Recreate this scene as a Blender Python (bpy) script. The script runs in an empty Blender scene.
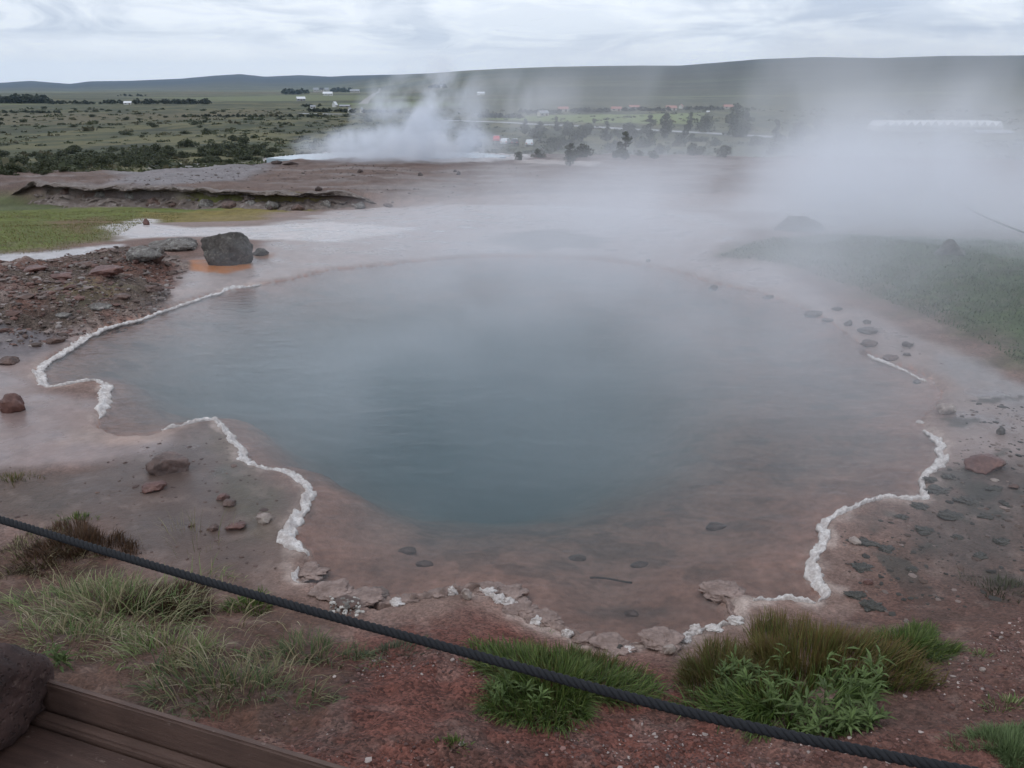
import bpy, math, random
import numpy as np
from mathutils import Vector, Euler

random.seed(7)
rng = np.random.default_rng(7)
SC = bpy.context.scene
COL = SC.collection

# ------------------------------------------------------------------ camera
CAM_Z, PITCH, F = 2.7, math.radians(20.2), 804.0
CP, SP = math.cos(PITCH), math.sin(PITCH)
cd = bpy.data.cameras.new('camera')
cam = bpy.data.objects.new('camera', cd)
COL.objects.link(cam)
cam.location = (0, 0, CAM_Z)
cam.rotation_euler = (math.pi / 2 - PITCH, 0, 0)
cd.sensor_width = 36.0
cd.lens = 36.0 * F / 1024.0
cd.clip_start = 0.05
cd.clip_end = 80000
SC.camera = cam


def ray(px, py):
    a, b = (px - 512) / F, (384 - py) / F
    return np.array([a, CP + b * SP, -SP + b * CP])


def P(px, py, z=0.0):
    d = ray(px, py)
    t = (z - CAM_Z) / d[2]
    return np.array([d[0] * t, d[1] * t, z])


# ------------------------------------------------------------------ numpy helpers
def sstep(a, b, x):
    t = np.clip((x - a) / (b - a), 0, 1)
    return t * t * (3 - 2 * t)


def _h(ix, iy, s):
    n = (ix.astype(np.int64) * 374761393 + iy.astype(np.int64) * 668265263 + s * 974634541) & 0xFFFFFFFF
    n = ((n ^ (n >> 13)) * 1274126177) & 0xFFFFFFFF
    n = (n ^ (n >> 16)) & 0xFFFF
    return n / 65535.0


def vnoise(x, y, s=0):
    ix, iy = np.floor(x), np.floor(y)
    fx, fy = x - ix, y - iy
    fx = fx * fx * (3 - 2 * fx)
    fy = fy * fy * (3 - 2 * fy)
    a, b = _h(ix, iy, s), _h(ix + 1, iy, s)
    c, d = _h(ix, iy + 1, s), _h(ix + 1, iy + 1, s)
    return (a * (1 - fx) + b * fx) * (1 - fy) + (c * (1 - fx) + d * fx) * fy


def fbm(x, y, o=4, s=0):
    x, y = np.asarray(x, float), np.asarray(y, float)
    t, a, n = 0.0, 0.5, 0.0
    for i in range(o):
        t = t + a * vnoise(x, y, s + i * 17)
        n += a
        a *= 0.5
        x, y = x * 2.03 + 11.7, y * 2.03 + 5.3
    return t / n          # 0..1


def seg_sd(x, y, poly, closed=True):
    """signed distance to polygon, positive outside (unsigned for open lines)"""
    n = len(poly)
    best = np.full(np.shape(x), 1e18)
    ins = np.zeros(np.shape(x), bool)
    for i in range(n if closed else n - 1):
        x0, y0 = poly[i][0], poly[i][1]
        x1, y1 = poly[(i + 1) % n][0], poly[(i + 1) % n][1]
        dx, dy = x1 - x0, y1 - y0
        L = dx * dx + dy * dy + 1e-12
        t = np.clip(((x - x0) * dx + (y - y0) * dy) / L, 0, 1)
        d = (x - x0 - t * dx) ** 2 + (y - y0 - t * dy) ** 2
        best = np.minimum(best, d)
        if closed:
            c = (y0 > y) != (y1 > y)
            if abs(dy) > 1e-12:
                ins ^= c & (x < dx * (y - y0) / dy + x0)
    d = np.sqrt(best)
    return np.where(ins, -d, d) if closed else d


# ------------------------------------------------------------------ the pool outline (traced where the ground is)
POOL_PX = [(385, 265), (330, 270), (290, 280), (250, 286), (205, 296), (170, 308), (140, 318), (105, 327), (80, 340), (62, 352),
           (45, 362), (36, 370), (40, 380), (48, 388), (60, 387), (80, 383), (97, 381), (108, 386), (105, 395), (115, 401),
           (101, 416), (98, 428), (120, 437), (150, 436), (166, 430), (195, 423), (218, 420), (228, 432), (240, 447),
           (243, 461), (262, 468), (285, 472), (300, 483), (316, 494), (303, 512), (295, 534), (313, 556), (303, 572),
           (300, 582), (322, 586), (345, 598), (362, 604), (378, 612), (396, 606), (425, 598), (455, 592), (480, 590), (505, 603),
           (522, 613), (560, 632), (582, 643), (612, 648), (640, 647), (670, 645), (690, 636), (715, 629), (737, 620),
           (731, 606), (721, 598), (742, 595), (760, 600), (790, 600), (812, 606), (822, 600), (812, 585), (803, 570),
           (815, 555), (825, 540), (822, 525), (835, 515), (860, 505), (880, 497), (905, 500), (925, 500), (925, 485),
           (919, 471), (935, 470), (943, 460), (941, 440), (926, 430), (919, 420), (930, 412), (942, 395), (933, 380),
           (910, 368), (880, 358), (865, 350), (850, 335), (825, 318), (790, 303), (760, 292), (710, 283), (690, 275),
           (650, 266), (600, 260), (550, 257), (500, 256), (450, 258), (410, 262)]
POOL = [P(a, b) for a, b in POOL_PX]
DEEP = [P(a, b) + np.array([0, .75, 0]) for a, b in [(285, 420), (300, 385), (360, 355), (450, 345), (540, 352), (610, 380), (640, 430), (620, 480), (560, 512), (480, 512), (400, 505), (330, 474)]]
DEEP2 = [P(a, b) + np.array([0, .35, 0]) for a, b in [(105, 385), (180, 345), (320, 312), (450, 297), (600, 303), (690, 345), (715, 400), (690, 455), (610, 495), (500, 512), (400, 508), (330, 486), (268, 452), (236, 432), (185, 412), (125, 412)]]
RUBBLE = [P(a, b, .15) for a, b in [(-80, 268), (0, 264), (60, 260), (125, 247), (165, 252), (192, 262), (172, 278), (160, 300), (120, 316),
                                    (75, 326), (35, 338), (0, 342), (-80, 345)]]
MOSS = [P(a, b, .1) for a, b in [(715, 256), (760, 247), (850, 246), (960, 250), (1120, 252), (1170, 420), (1024, 368), (985, 345), (930, 320), (890, 303), (840, 284), (790, 268)]]

RIDGE = [(-300, 84), (0, 83), (30, 81), (50, 82.5), (70, 84), (90, 81.5), (130, 81), (180, 79), (215, 76), (240, 74.5), (265, 77), (300, 75.5),
         (330, 77), (350, 76), (400, 75), (430, 74), (460, 72), (500, 70), (560, 68), (620, 67), (680, 67), (720, 64),
         (760, 61), (820, 59), (880, 60), (940, 58), (1024, 57.5), (1300, 60)]
RX = np.array([(p - 512) / F / ray(p, q)[1] for p, q in RIDGE])
RT = np.array([ray(p, q)[2] / math.hypot(ray(p, q)[0], ray(p, q)[1]) for p, q in RIDGE])

BANK = [P(a, b, -.92) for a, b in [(-200, 182), (-60, 183), (0, 183), (60, 185), (100, 187), (170, 187.5), (235, 191), (300, 193), (380, 193), (460, 192), (560, 190)]]
BX = np.array([p[0] for p in BANK])
BY = np.array([p[1] for p in BANK])


GBASIN = [P(a, b, -.93) for a, b in [(268, 158), (300, 154.5), (350, 152), (420, 151.5), (480, 153), (514, 156), (485, 158.6), (420, 159.4), (350, 159.5), (300, 160)]]


CRUSTS = [
([(262, 284, 2), (230, 289, 3), (205, 297, 4), (170, 309, 4), (140, 319, 5), (105, 328, 6), (85, 338, 9), (62, 353, 9), (45, 363, 9), (37, 371, 10), (41, 380, 11),
                       (49, 387, 12), (60, 387, 6), (80, 383, 6), (97, 380, 9), (107, 385, 10), (106, 394, 13), (108, 401, 15), (101, 411, 12), (98, 418, 7)],
      8, .035, 'long white crust curving round the left end of the pool to a hook', 'white', 1, .35),
([(162, 431, 4), (180, 427, 5), (200, 422, 7), (218, 421, 8), (228, 433, 9), (233, 441, 11), (241, 449, 11), (243, 461, 13), (262, 467, 10), (285, 472, 11), (298, 480, 11),
                       (311, 494, 13), (303, 510, 12), (295, 524, 15), (288, 540, 18), (293, 549, 20), (308, 556, 15)],
      10, .045, 'thick white crust edging the mud spit at the front left', 'white', 2, .3),
([(300, 570, 10), (296, 578, 12), (300, 585, 8)], 8, .04, 'small white crust scrap below the thick front left crust', 'white', 3, .3),
([(924, 430, 6), (936, 436, 9), (941, 446, 10), (942, 458, 11), (935, 468, 13), (925, 474, 10), (920, 482, 8), (926, 492, 9), (926, 500, 9), (905, 501, 7), (880, 498, 6),
                       (860, 505, 8), (838, 514, 9), (825, 524, 10), (826, 538, 10), (817, 552, 13), (810, 566, 15), (815, 580, 16), (826, 592, 13), (818, 604, 8)],
      10, .045, 'thick stepped white crust along the right shore of the pool', 'white', 4, .3),
([(753, 606, 8), (772, 600, 11), (792, 601, 8), (815, 606, 5)], 8, .05, 'white crust tongue behind the big right grass clump', 'white', 5, .3),
([(668, 648, 6), (684, 640, 7), (700, 634, 8), (716, 630, 7), (735, 627, 6)], 7, .05, 'slim white crust on the front shore left of the right grass clump', 'white', 6, .3),
([(738, 626, 8), (736, 612, 8), (728, 602, 10), (720, 598, 6)], 7, .05, 'pinkish crust prong jutting into the water at the front right', 'pink', 7, .3),
([(868, 354, 3), (878, 359, 4), (892, 364, 3), (910, 372, 2), (925, 381, 3)], 3, .03, 'thin broken white crust among stones on the far right shore', 'white', 8, .3),
([(916, 421, 6), (924, 423, 6)], 5, .03, 'tiny white crust islet off the right shore', 'white', 9, .1),
([(355, 607, 10), (375, 600, 14), (392, 603, 16), (415, 603, 13), (440, 597, 14), (462, 594, 14), (480, 593, 12)],
      14, .07, 'lumpy pinkish grey crust lip at the front shore', 'pink', 10, .3),
([(480, 597, 14), (495, 600, 20), (510, 606, 16), (522, 613, 8)], 14, .075, 'bright white crust lump in the middle of the front shore', 'white', 11, .2),
([(520, 620, 12), (545, 628, 17), (570, 640, 18), (592, 651, 14), (612, 655, 12), (640, 653, 10), (662, 651, 8)],
      14, .06, 'pinkish crust lip behind the middle grass clump', 'pink', 12, .3)
]


def pool_sd(x, y):
    s = seg_sd(x, y, POOL)
    return s + (fbm(x * 9, y * 9, 3, 3) - .5) * .06 + (fbm(x * 30, y * 30, 2, 4) - .5) * .025


def H(x, y, detail=True):
    x, y = np.atleast_1d(np.asarray(x, float)), np.atleast_1d(np.asarray(y, float))
    r = np.hypot(x, y)
    ys = np.maximum(y, 0.01)
    tx = x / ys
    # ---- profile away from the pool
    rightness = sstep(-7, 3, x)
    low = np.interp(y, [14, 31, 45], [0, -1.57, -1.75]) * (1 - rightness) + np.interp(y, [14, 32, 60], [0, -.95, -1.0]) * rightness
    yend = np.interp(tx, [-.7, -.45, -.28, -.2, .1, .6], [39, 38, 43, 49, 50, 46])
    plat = -.92 - .1 * rightness
    over = np.maximum(0, y - yend)
    plat = -12 + (plat + 12) * np.exp(-over / 80.0)
    yb = np.interp(x, BX, BY) + (fbm(x * .35, y * 0 + 3, 3, 40) - .5) * 1.4 * (1 - rightness)
    w = .3 + 7 * sstep(-6, 2, x) + 1.5 * sstep(-17, -22, x)
    b = sstep(yb - w, yb + w * .6, y)
    z = low * (1 - b) + plat * b
    z = np.where(y < 14, np.maximum(z, 0), z)
    # ---- far hills
    te = np.interp(tx, RX, RT)
    k = sstep(-.25, -.02, tx)
    r0 = 9000 + (5200 - 9000) * k
    r1 = 3500 + (900 - 3500) * k
    S = sstep(r1, r0, r)
    S = np.where(r > r0, 1 - np.clip((r - r0) / 6000, 0, 1) * .9, S)
    und = (fbm(x / 900, y / 900, 4, 60) - .5) * 26 * sstep(700, 3000, r) * (1 - sstep(.6, 1, S))
    z = z + np.where(y > 0, S * (CAM_Z + r0 * te + 12), S * 60) + und
    z = z + (fbm(x / 60, y / 60, 3, 61) - .5) * 1.6 * sstep(70, 300, r)
    # ---- mound details
    m = sstep(20, 30, r) * (1 - sstep(60, 90, r))
    z = z + m * ((fbm(x * .5, y * .9, 4, 62) - .5) * .22 + (fbm(x * 1.5, y * 3.2, 4, 63) - .5) * .16)
    gm = (r > 30) & (r < 62)
    if gm.any():
        gs = seg_sd(x[gm], y[gm], GBASIN)
        z[gm] = np.where(gs < 0, np.minimum(z[gm], -1.0 - .5 * sstep(0, -1, gs)), z[gm] + .07 * sstep(1.2, .2, gs))
    # ---- near the pool
    nm = r < 24
    if nm.any():
        xn, yn = x[nm], y[nm]
        sd = pool_sd(xn, yn)
        out = np.maximum(sd, 0)
        wf = 1 - sstep(2.9, 4.3, yn + .1 * np.abs(xn))
        wl = sstep(-1.2, -2.2, xn)
        slope = .29 * wf + .03 * (1 - wf)
        slope = slope + .05 * sstep(2.8, 4.0, xn) * (1 - wf)
        lip = (.028 + .05 * wf * (fbm(xn * 5, yn * 5, 3, 8)))
        h = np.where(sd > 0, lip * sstep(0, .05, sd) + np.minimum(out * slope, .85 * wf + .25 * (1 - wf)), 0)
        if detail:
            rough = (fbm(xn * 6, yn * 6, 4, 9) - .5)
            h = h + np.where(sd > 0, sstep(.02, .4, sd) * rough * (.012 + .07 * wf + .035 * sstep(2.4, 3.4, xn) * (1 - sstep(7, 9, yn))), 0)
        rb = seg_sd(xn, yn, RUBBLE) + (fbm(xn * 2, yn * 2, 3, 10) - .5) * .5
        h = h + .2 * sstep(.15, -.9, rb) + (sstep(.1, -.3, rb) * (fbm(xn * 5, yn * 7, 4, 11) - .5) * .22 if detail else 0)
        mo = seg_sd(xn, yn, MOSS) + (fbm(xn * 1.5, yn * 1.5, 3, 12) - .5) * .8
        h = h + .13 * sstep(.2, -1.6, mo) + sstep(.2, -.5, mo) * (fbm(xn * 2.2, yn * 2.2, 4, 13) - .5) * .14
        dp = seg_sd(xn, yn, DEEP)
        ins = np.maximum(-sd, 0)
        bas = -.035 * sstep(0, .08, ins) - .13 * sstep(0, .9, ins) - (.72 * sstep(1.1, -2.3, dp) + .42 * sstep(.8, -1.7, seg_sd(xn, yn, DEEP2))) * sstep(.05, .6, ins)
        bas = bas + (fbm(xn * 4, yn * 4, 4, 14) - .5) * .05 * sstep(.05, .5, ins)
        h = np.where(sd > 0, h, bas)
        fade = 1 - sstep(19, 24, r[nm])
        z[nm] = z[nm] + h * fade
    return z


def H1(x, y):
    return float(H(x, y)[0])


YS = np.concatenate([np.geomspace(.8, 60, 900), np.geomspace(60.2, 13500, 2400)])


def G(px, py):
    """the point of the ground seen at a pixel"""
    d = ray(px, py)
    t = YS / d[1]
    z = CAM_Z + t * d[2]
    h = H(d[0] * t, YS)
    i = int(np.argmax(z < h))
    if i == 0:
        i = len(YS) - 1
    a = (z[i - 1] - h[i - 1]) / max(1e-9, (z[i - 1] - h[i - 1]) - (z[i] - h[i]))
    y = YS[i - 1] + (YS[i] - YS[i - 1]) * a
    tt = y / d[1]
    return np.array([d[0] * tt, y, CAM_Z + tt * d[2]])


def depth_of(p):
    return p[1] * CP + (CAM_Z - p[2]) * SP


# ------------------------------------------------------------------ object helpers
def link(name, me, mat=None, parent=None):
    o = bpy.data.objects.new(name, me)
    COL.objects.link(o)
    if mat is not None:
        me.materials.clear()
        for m in (mat if isinstance(mat, (list, tuple)) else [mat]):
            me.materials.append(m)
    if parent is not None:
        o.parent = parent
    return o


def mesh(name, v, f, smooth=True):
    me = bpy.data.meshes.new(name)
    v = np.asarray(v, dtype=np.float32)
    if isinstance(f, np.ndarray) and f.ndim == 2:
        n, k = f.shape
        me.vertices.add(len(v))
        me.vertices.foreach_set('co', v.ravel())
        me.loops.add(n * k)
        me.loops.foreach_set('vertex_index', f.astype(np.int32).ravel())
        me.polygons.add(n)
        me.polygons.foreach_set('loop_start', np.arange(0, n * k, k, dtype=np.int32))
        me.update(calc_edges=True)
    else:
        me.from_pydata([tuple(map(float, p)) for p in v], [], [tuple(map(int, q)) for q in f])
        me.update()
    me.validate()
    me.polygons.foreach_set('use_smooth', [smooth] * len(me.polygons))
    return me


def vcol(me, name, rgb):
    a = me.color_attributes.new(name, 'FLOAT_COLOR', 'POINT')
    n = len(me.vertices)
    c = np.ones((n, 4), np.float32)
    c[:, :3] = rgb
    a.data.foreach_set('color', c.ravel())


def vflt(me, name, val):
    a = me.attributes.new(name, 'FLOAT', 'POINT')
    a.data.foreach_set('value', np.asarray(val, np.float32))


def tag(o, label, cat, group=None, kind=None):
    o['label'] = label
    o['category'] = cat
    if group:
        o['group'] = group
    if kind:
        o['kind'] = kind
    return o


def empty(name, loc, rz=0.0):
    o = bpy.data.objects.new(name, None)
    COL.objects.link(o)
    o.location = loc
    o.rotation_euler = (0, 0, rz)
    return o


class MB:
    def __init__(s):
        s.v, s.f = [], []

    def add(s, v, f):
        n = len(s.v)
        s.v += [tuple(p) for p in v]
        s.f += [tuple(i + n for i in q) for q in f]

    def box(s, x0, x1, y0, y1, z0, z1):
        s.add([(x0, y0, z0), (x1, y0, z0), (x1, y1, z0), (x0, y1, z0), (x0, y0, z1), (x1, y0, z1), (x1, y1, z1), (x0, y1, z1)],
              [(0, 3, 2, 1), (4, 5, 6, 7), (0, 1, 5, 4), (1, 2, 6, 5), (2, 3, 7, 6), (3, 0, 4, 7)])

    def build(s, name, mat, parent=None, smooth=False):
        return link(name, mesh(name, s.v, s.f, smooth), mat, parent)


def tube(path, rad, n=8, cap=True):
    path = np.asarray(path, float)
    m = len(path)
    rad = np.broadcast_to(np.asarray(rad, float), (m,))
    T = np.gradient(path, axis=0)
    T /= np.linalg.norm(T, axis=1)[:, None] + 1e-12
    up = np.array([0, 0, 1.0]) if abs(T[0][2]) < .9 else np.array([1.0, 0, 0])
    A = np.cross(T, up)
    A /= np.linalg.norm(A, axis=1)[:, None] + 1e-12
    B = np.cross(T, A)
    an = np.linspace(0, 2 * math.pi, n, endpoint=False)
    v = path[:, None, :] + rad[:, None, None] * (np.cos(an)[None, :, None] * A[:, None, :] + np.sin(an)[None, :, None] * B[:, None, :])
    v = v.reshape(-1, 3)
    f = []
    for i in range(m - 1):
        for j in range(n):
            f.append((i * n + j, i * n + (j + 1) % n, (i + 1) * n + (j + 1) % n, (i + 1) * n + j))
    if cap:
        f.append(tuple(range(n - 1, -1, -1)))
        f.append(tuple((m - 1) * n + j for j in range(n)))
    return v, f


# ------------------------------------------------------------------ materials
class NT:
    def __init__(s, name):
        s.m = bpy.data.materials.new(name)
        s.m.use_nodes = True
        s.t = s.m.node_tree
        s.t.nodes.clear()
        s.out = s.n('ShaderNodeOutputMaterial')

    def n(s, typ, **kw):
        nd = s.t.nodes.new(typ)
        for k, v in kw.items():
            setattr(nd, k, v)
        return nd

    def l(s, a, b):
        s.t.links.new(a, b)

    def inp(s, node, key, val):
        if hasattr(val, 'node'):
            s.l(val, node.inputs[key])
        elif val is not None:
            node.inputs[key].default_value = val

    def noise(s, scale, detail=4, rough=.55, vec=None, dist=0):
        nd = s.n('ShaderNodeTexNoise')
        nd.inputs['Scale'].default_value = scale
        nd.inputs['Detail'].default_value = detail
        nd.inputs['Roughness'].default_value = rough
        nd.inputs['Distortion'].default_value = dist
        if vec is not None:
            s.l(vec, nd.inputs['Vector'])
        return nd.outputs['Fac']

    def math(s, op, a, b=0.0, c=None, clamp=False):
        nd = s.n('ShaderNodeMath', operation=op, use_clamp=clamp)
        s.inp(nd, 0, a)
        s.inp(nd, 1, b)
        if c is not None:
            s.inp(nd, 2, c)
        return nd.outputs[0]

    def vmath(s, op, a, b=None):
        nd = s.n('ShaderNodeVectorMath', operation=op)
        s.inp(nd, 0, a)
        if b is not None:
            s.inp(nd, 1, b)
        return nd.outputs['Value'] if op in ('LENGTH', 'DOT_PRODUCT') else nd.outputs[0]

    def map(s, x, a, b, c, d):
        nd = s.n('ShaderNodeMapRange')
        s.inp(nd, 0, x)
        for i, q in enumerate((a, b, c, d)):
            s.inp(nd, i + 1, q)
        return nd.outputs[0]

    def mix(s, fac, a, b, mode='MIX'):
        nd = s.n('ShaderNodeMix', data_type='RGBA', blend_type=mode)
        s.inp(nd, 0, fac)
        s.inp(nd, 6, a)
        s.inp(nd, 7, b)
        return nd.outputs[2]

    def attr(s, name, out='Color'):
        return s.n('ShaderNodeAttribute', attribute_name=name).outputs[out]

    def bsdf(s, col, rough=.8, bump=None, spec=.5, **kw):
        p = s.n('ShaderNodeBsdfPrincipled')
        s.inp(p, 'Base Color', col)
        s.inp(p, 'Roughness', rough)
        s.inp(p, 'Specular IOR Level', spec)
        for k, v in kw.items():
            s.inp(p, k, v)
        if bump is not None:
            s.l(bump, p.inputs['Normal'])
        s.l(p.outputs[0], s.out.inputs['Surface'])
        return p

    def bump(s, h, strength=.5, dist=.01, nrm=None):
        b = s.n('ShaderNodeBump')
        s.inp(b, 'Strength', strength)
        b.inputs['Distance'].default_value = dist
        s.inp(b, 'Height', h)
        if nrm is not None:
            s.l(nrm, b.inputs['Normal'])
        return b.outputs[0]

    def obj(s):
        return s.n('ShaderNodeTexCoord').outputs['Object']

    def pos(s):
        return s.n('ShaderNodeNewGeometry').outputs['Position']


def c4(c):
    return (c[0], c[1], c[2], 1.0)


def mat_plain(name, col, rough=.7, var=.25, scale=6, metal=0.0, spec=.5, bumpd=.003):
    t = NT(name)
    f = t.noise(scale, 5, .6, t.obj())
    c = t.mix(f, c4([k * (1 - var) for k in col]), c4([k * (1 + var) for k in col]))
    t.bsdf(c, rough, t.bump(f, .4, bumpd), spec, Metallic=metal)
    return t.m


def mat_rock(name, a, b, lichen=None, rough=.6, sc=9.0, white=0.0):
    t = NT(name)
    o = t.obj()
    f = t.noise(sc, 6, .62, o)
    g = t.noise(sc * 5, 5, .6, o)
    c = t.mix(t.map(f, .38, .62, 0, 1), c4(a), c4(b))
    c = t.mix(t.map(g, .35, .7, .0, .5), c, c4([k * .4 for k in a]))
    if lichen is not None:
        l = t.noise(sc * 2.3, 5, .7, o, 1.0)
        c = t.mix(t.map(l, .53, .62, 0, .8), c, c4(lichen))
    hgt = t.math('ADD', t.math('MULTIPLY', f, 1.0), t.math('MULTIPLY', g, .45))
    t.bsdf(c, t.map(g, .3, .7, rough - .15, rough + .15), t.bump(hgt, .8, .02), .5)
    return t.m


def mat_leaf(name, rough=.6):
    t = NT(name)
    c = t.attr('tint')
    p = t.bsdf(c, rough, None, .35)
    tr = t.n('ShaderNodeBsdfTranslucent')
    t.l(c, tr.inputs['Color'])
    mx = t.n('ShaderNodeMixShader')
    mx.inputs[0].default_value = .3
    t.l(p.outputs[0], mx.inputs[1])
    t.l(tr.outputs[0], mx.inputs[2])
    t.l(mx.outputs[0], t.out.inputs['Surface'])
    return t.m


M_LEAF = mat_leaf('leaf')
M_ROCK_DARK = mat_rock('boulder_grey', (.05, .044, .039), (.095, .084, .075), (.14, .128, .11), .75, 5)
M_ROCK_LICHEN = mat_rock('rock_lichen', (.10, .085, .075), (.2, .185, .17), (.3, .29, .26), .8, 6)
M_ROCK_BROWN = mat_rock('rock_brown', (.075, .045, .036), (.16, .095, .075), None, .6, 8)
M_ROCK_RED = mat_rock('rock_red', (.10, .042, .034), (.18, .085, .065), None, .5, 7)
M_ROCK_PALE = mat_rock('rock_pale', (.26, .2, .175), (.45, .38, .33), None, .6, 10)
M_ROCK_WET = mat_rock('rock_wet', (.05, .038, .033), (.10, .075, .064), None, .5, 8)
M_ROCK_LAVA = mat_rock('rock_lava', (.035, .022, .019), (.075, .046, .038), (.12, .08, .066), .75, 14)
def mat_lava():
    t = NT('lava_pitted')
    o = t.obj()
    v = t.n('ShaderNodeTexVoronoi')
    v.inputs['Scale'].default_value = 55
    t.l(o, v.inputs['Vector'])
    f = t.noise(9, 6, .65, o)
    pit = t.map(v.outputs['Distance'], .05, .35, 0, 1)
    c = t.mix(t.map(f, .35, .65, 0, 1), (.030, .017, .015, 1), (.07, .038, .032, 1))
    c = t.mix(t.map(t.noise(38, 4, .6, o), .6, .7, 0, .45), c, (.17, .12, .10, 1))
    t.bsdf(c, .8, t.bump(t.math('ADD', t.math('MULTIPLY', pit, .5), f), .9, .015), .4)
    return t.m


M_LAVA_DECK = mat_lava()
M_CRUST = mat_rock('sinter_crust', (.52, .46, .43), (.82, .78, .75), None, .55, 14)
M_CRUST_PINK = mat_rock('sinter_pink', (.19, .128, .105), (.34, .245, .21), None, .6, 9)


# ================================================================== GROUND
def build_ground():
    rr = np.concatenate([[0.0], np.geomspace(.3, 14500, 1380)])
    dense = np.radians(np.arange(-40, 40.001, .14))
    coarse = np.radians(np.arange(44, 317, 4.0))
    az = np.concatenate([dense, coarse])          # clockwise from +Y
    na = len(az)
    R, A = np.meshgrid(rr[1:], az, indexing='ij')
    x = np.concatenate([[0.0], (R * np.sin(A)).ravel()])
    y = np.concatenate([[0.0], (R * np.cos(A)).ravel()])
    z = H(x, y)
    nr = len(rr) - 1
    i = np.arange(nr - 1)[:, None] * na + 1
    j = np.arange(na)[None, :]
    j2 = (j + 1) % na
    q = np.stack([i + j2, i + j, i + na + j, i + na + j2], -1).reshape(-1, 4)
    me = mesh('ground', np.stack([x, y, z], 1), q)
    # inner fan is tiny and under the viewer's feet
    r = np.hypot(x, y)
    n = len(x)
    col = np.zeros((n, 3))
    wet = np.zeros(n)
    grav = np.zeros(n)
    big = fbm(x / 220, y / 220, 4, 70)
    mid = fbm(x / 45, y / 45, 4, 71)
    sml = fbm(x / 9, y / 9, 4, 72)
    tiny = fbm(x * 2.2, y * 2.2, 4, 73)
    micro = fbm(x * 11, y * 11, 3, 74)

    def blend(mask, c, w=None, g=None):
        nonlocal col, wet, grav
        m = np.clip(mask, 0, 1)
        c = np.asarray(c, float)
        col = col * (1 - m[:, None]) + m[:, None] * c
        if w is not None:
            wet = wet * (1 - m) + m * w
        if g is not None:
            grav = grav * (1 - m) + m * g

    # --- far country
    col[:] = (.092, .088, .05)
    blend(sstep(.42, .62, mid), (.07, .074, .04))
    blend(sstep(.5, .62, fbm(x / 5, y / 13, 5, 140)) * (r > 60) * (1 - sstep(600, 1500, r)) * .9, (.04, .044, .027))
    blend(sstep(.56, .66, fbm(x / 70, y / 26, 5, 141)) * (r > 60) * (1 - sstep(1500, 3000, r)) * .8, (.038, .042, .026))
    blend(sstep(.52, .66, fbm(x / 12 + 9, y / 40, 4, 142)) * (r > 60) * .7, (.135, .125, .065))
    blend(sstep(.5, .64, big) * .8, (.115, .098, .06))
    blend(sstep(.55, .68, sml) * .7 * (r < 900), (.05, .058, .032))
    stripe = fbm(x / 1500, y / 260, 4, 75)
    blend(sstep(.48, .6, stripe) * sstep(500, 1200, r) * .8, (.055, .062, .038))
    blend(sstep(.6, .5, stripe) * sstep(.55, .7, fbm(x / 500, y / 120, 3, 76)) * sstep(500, 900, r) * .8, (.15, .16, .09))
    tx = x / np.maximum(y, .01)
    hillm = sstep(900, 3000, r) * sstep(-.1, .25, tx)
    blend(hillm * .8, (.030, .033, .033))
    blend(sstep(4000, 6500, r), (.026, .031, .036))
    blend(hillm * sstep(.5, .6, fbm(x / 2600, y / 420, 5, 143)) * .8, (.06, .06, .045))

    def region(px, c, soft, namp, nscale, w=None, g=None, k=1.0, seed=80, zz=None, rmax=None):
        poly = [G(a, b) if zz is None else P(a, b, zz) for a, b in px]
        ys = [p[1] for p in poly]
        xs = [p[0] for p in poly]
        pad = soft * 3 + namp
        s = (y > min(ys) - pad) & (y < max(ys) + pad) & (x > min(xs) - pad) & (x < max(xs) + pad)
        m = np.zeros(n)
        d = seg_sd(x[s], y[s], poly) + (fbm(x[s] / nscale, y[s] / nscale, 4, seed) - .5) * 2 * namp
        m[s] = sstep(soft, -soft, d) * k
        blend(m, c, w, g)

    # hay fields
    region([(480, 119), (545, 115), (700, 113), (705, 119), (690, 124), (600, 123)], (.16, .19, .075), 8, 6, 30)
    region([(330, 104), (430, 101), (470, 104), (400, 108)], (.13, .15, .075), 20, 15, 60)
    region([(180, 98), (300, 95), (420, 96), (430, 99), (220, 101)], (.13, .14, .075), 40, 30, 120)

    # --- sinter mound and slopes
    plat = sstep(26, 30, y) * (1 - sstep(-1.5, 1.5, y - np.interp(tx, [-.7, -.45, -.28, -.2, .1, .6], [40, 41, 47, 58, 64, 50]) + (sml - .5) * 8)) * sstep(-.85, -.62, tx)
    blend(plat, (.135, .095, .08), .25, .5)
    streak = fbm(x / 3.5, y / .8, 4, 77)
    blend(plat * sstep(.45, .62, streak) * .6, (.22, .195, .185), .3, .3)
    blend(plat * sstep(.55, .68, fbm(x / 2.0, y / 1.2, 4, 78)) * .7, (.1, .07, .06), .1, .6)
    region([(110, 172), (150, 165), (240, 160), (262, 166), (235, 180), (170, 186), (110, 184)], (.2, .19, .195), .8, 1.0, 3, .4, .3, .75)
    region([(262, 162), (265, 157), (330, 152), (480, 152), (535, 158), (470, 162), (380, 158)], (.5, .47, .46), .3, .5, 2, .5, .2, .9)
    region([(515, 158), (600, 162), (590, 165), (510, 163)], (.42, .38, .36), .3, .6, 2, .5, .2, .7)

    near = (y < 33) & (y > -40) & (r < 45)
    # slope between pool and mound: brown wet sinter soil
    s = (1 - sstep(29.5, 31, y)) * sstep(13.5, 15.5, y) * (r < 60)
    blend(s, (.21, .155, .135), .5, .4)
    s = near & (y < 15)
    blend(s.astype(float), (.165, .108, .09), .35, .5)
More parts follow.
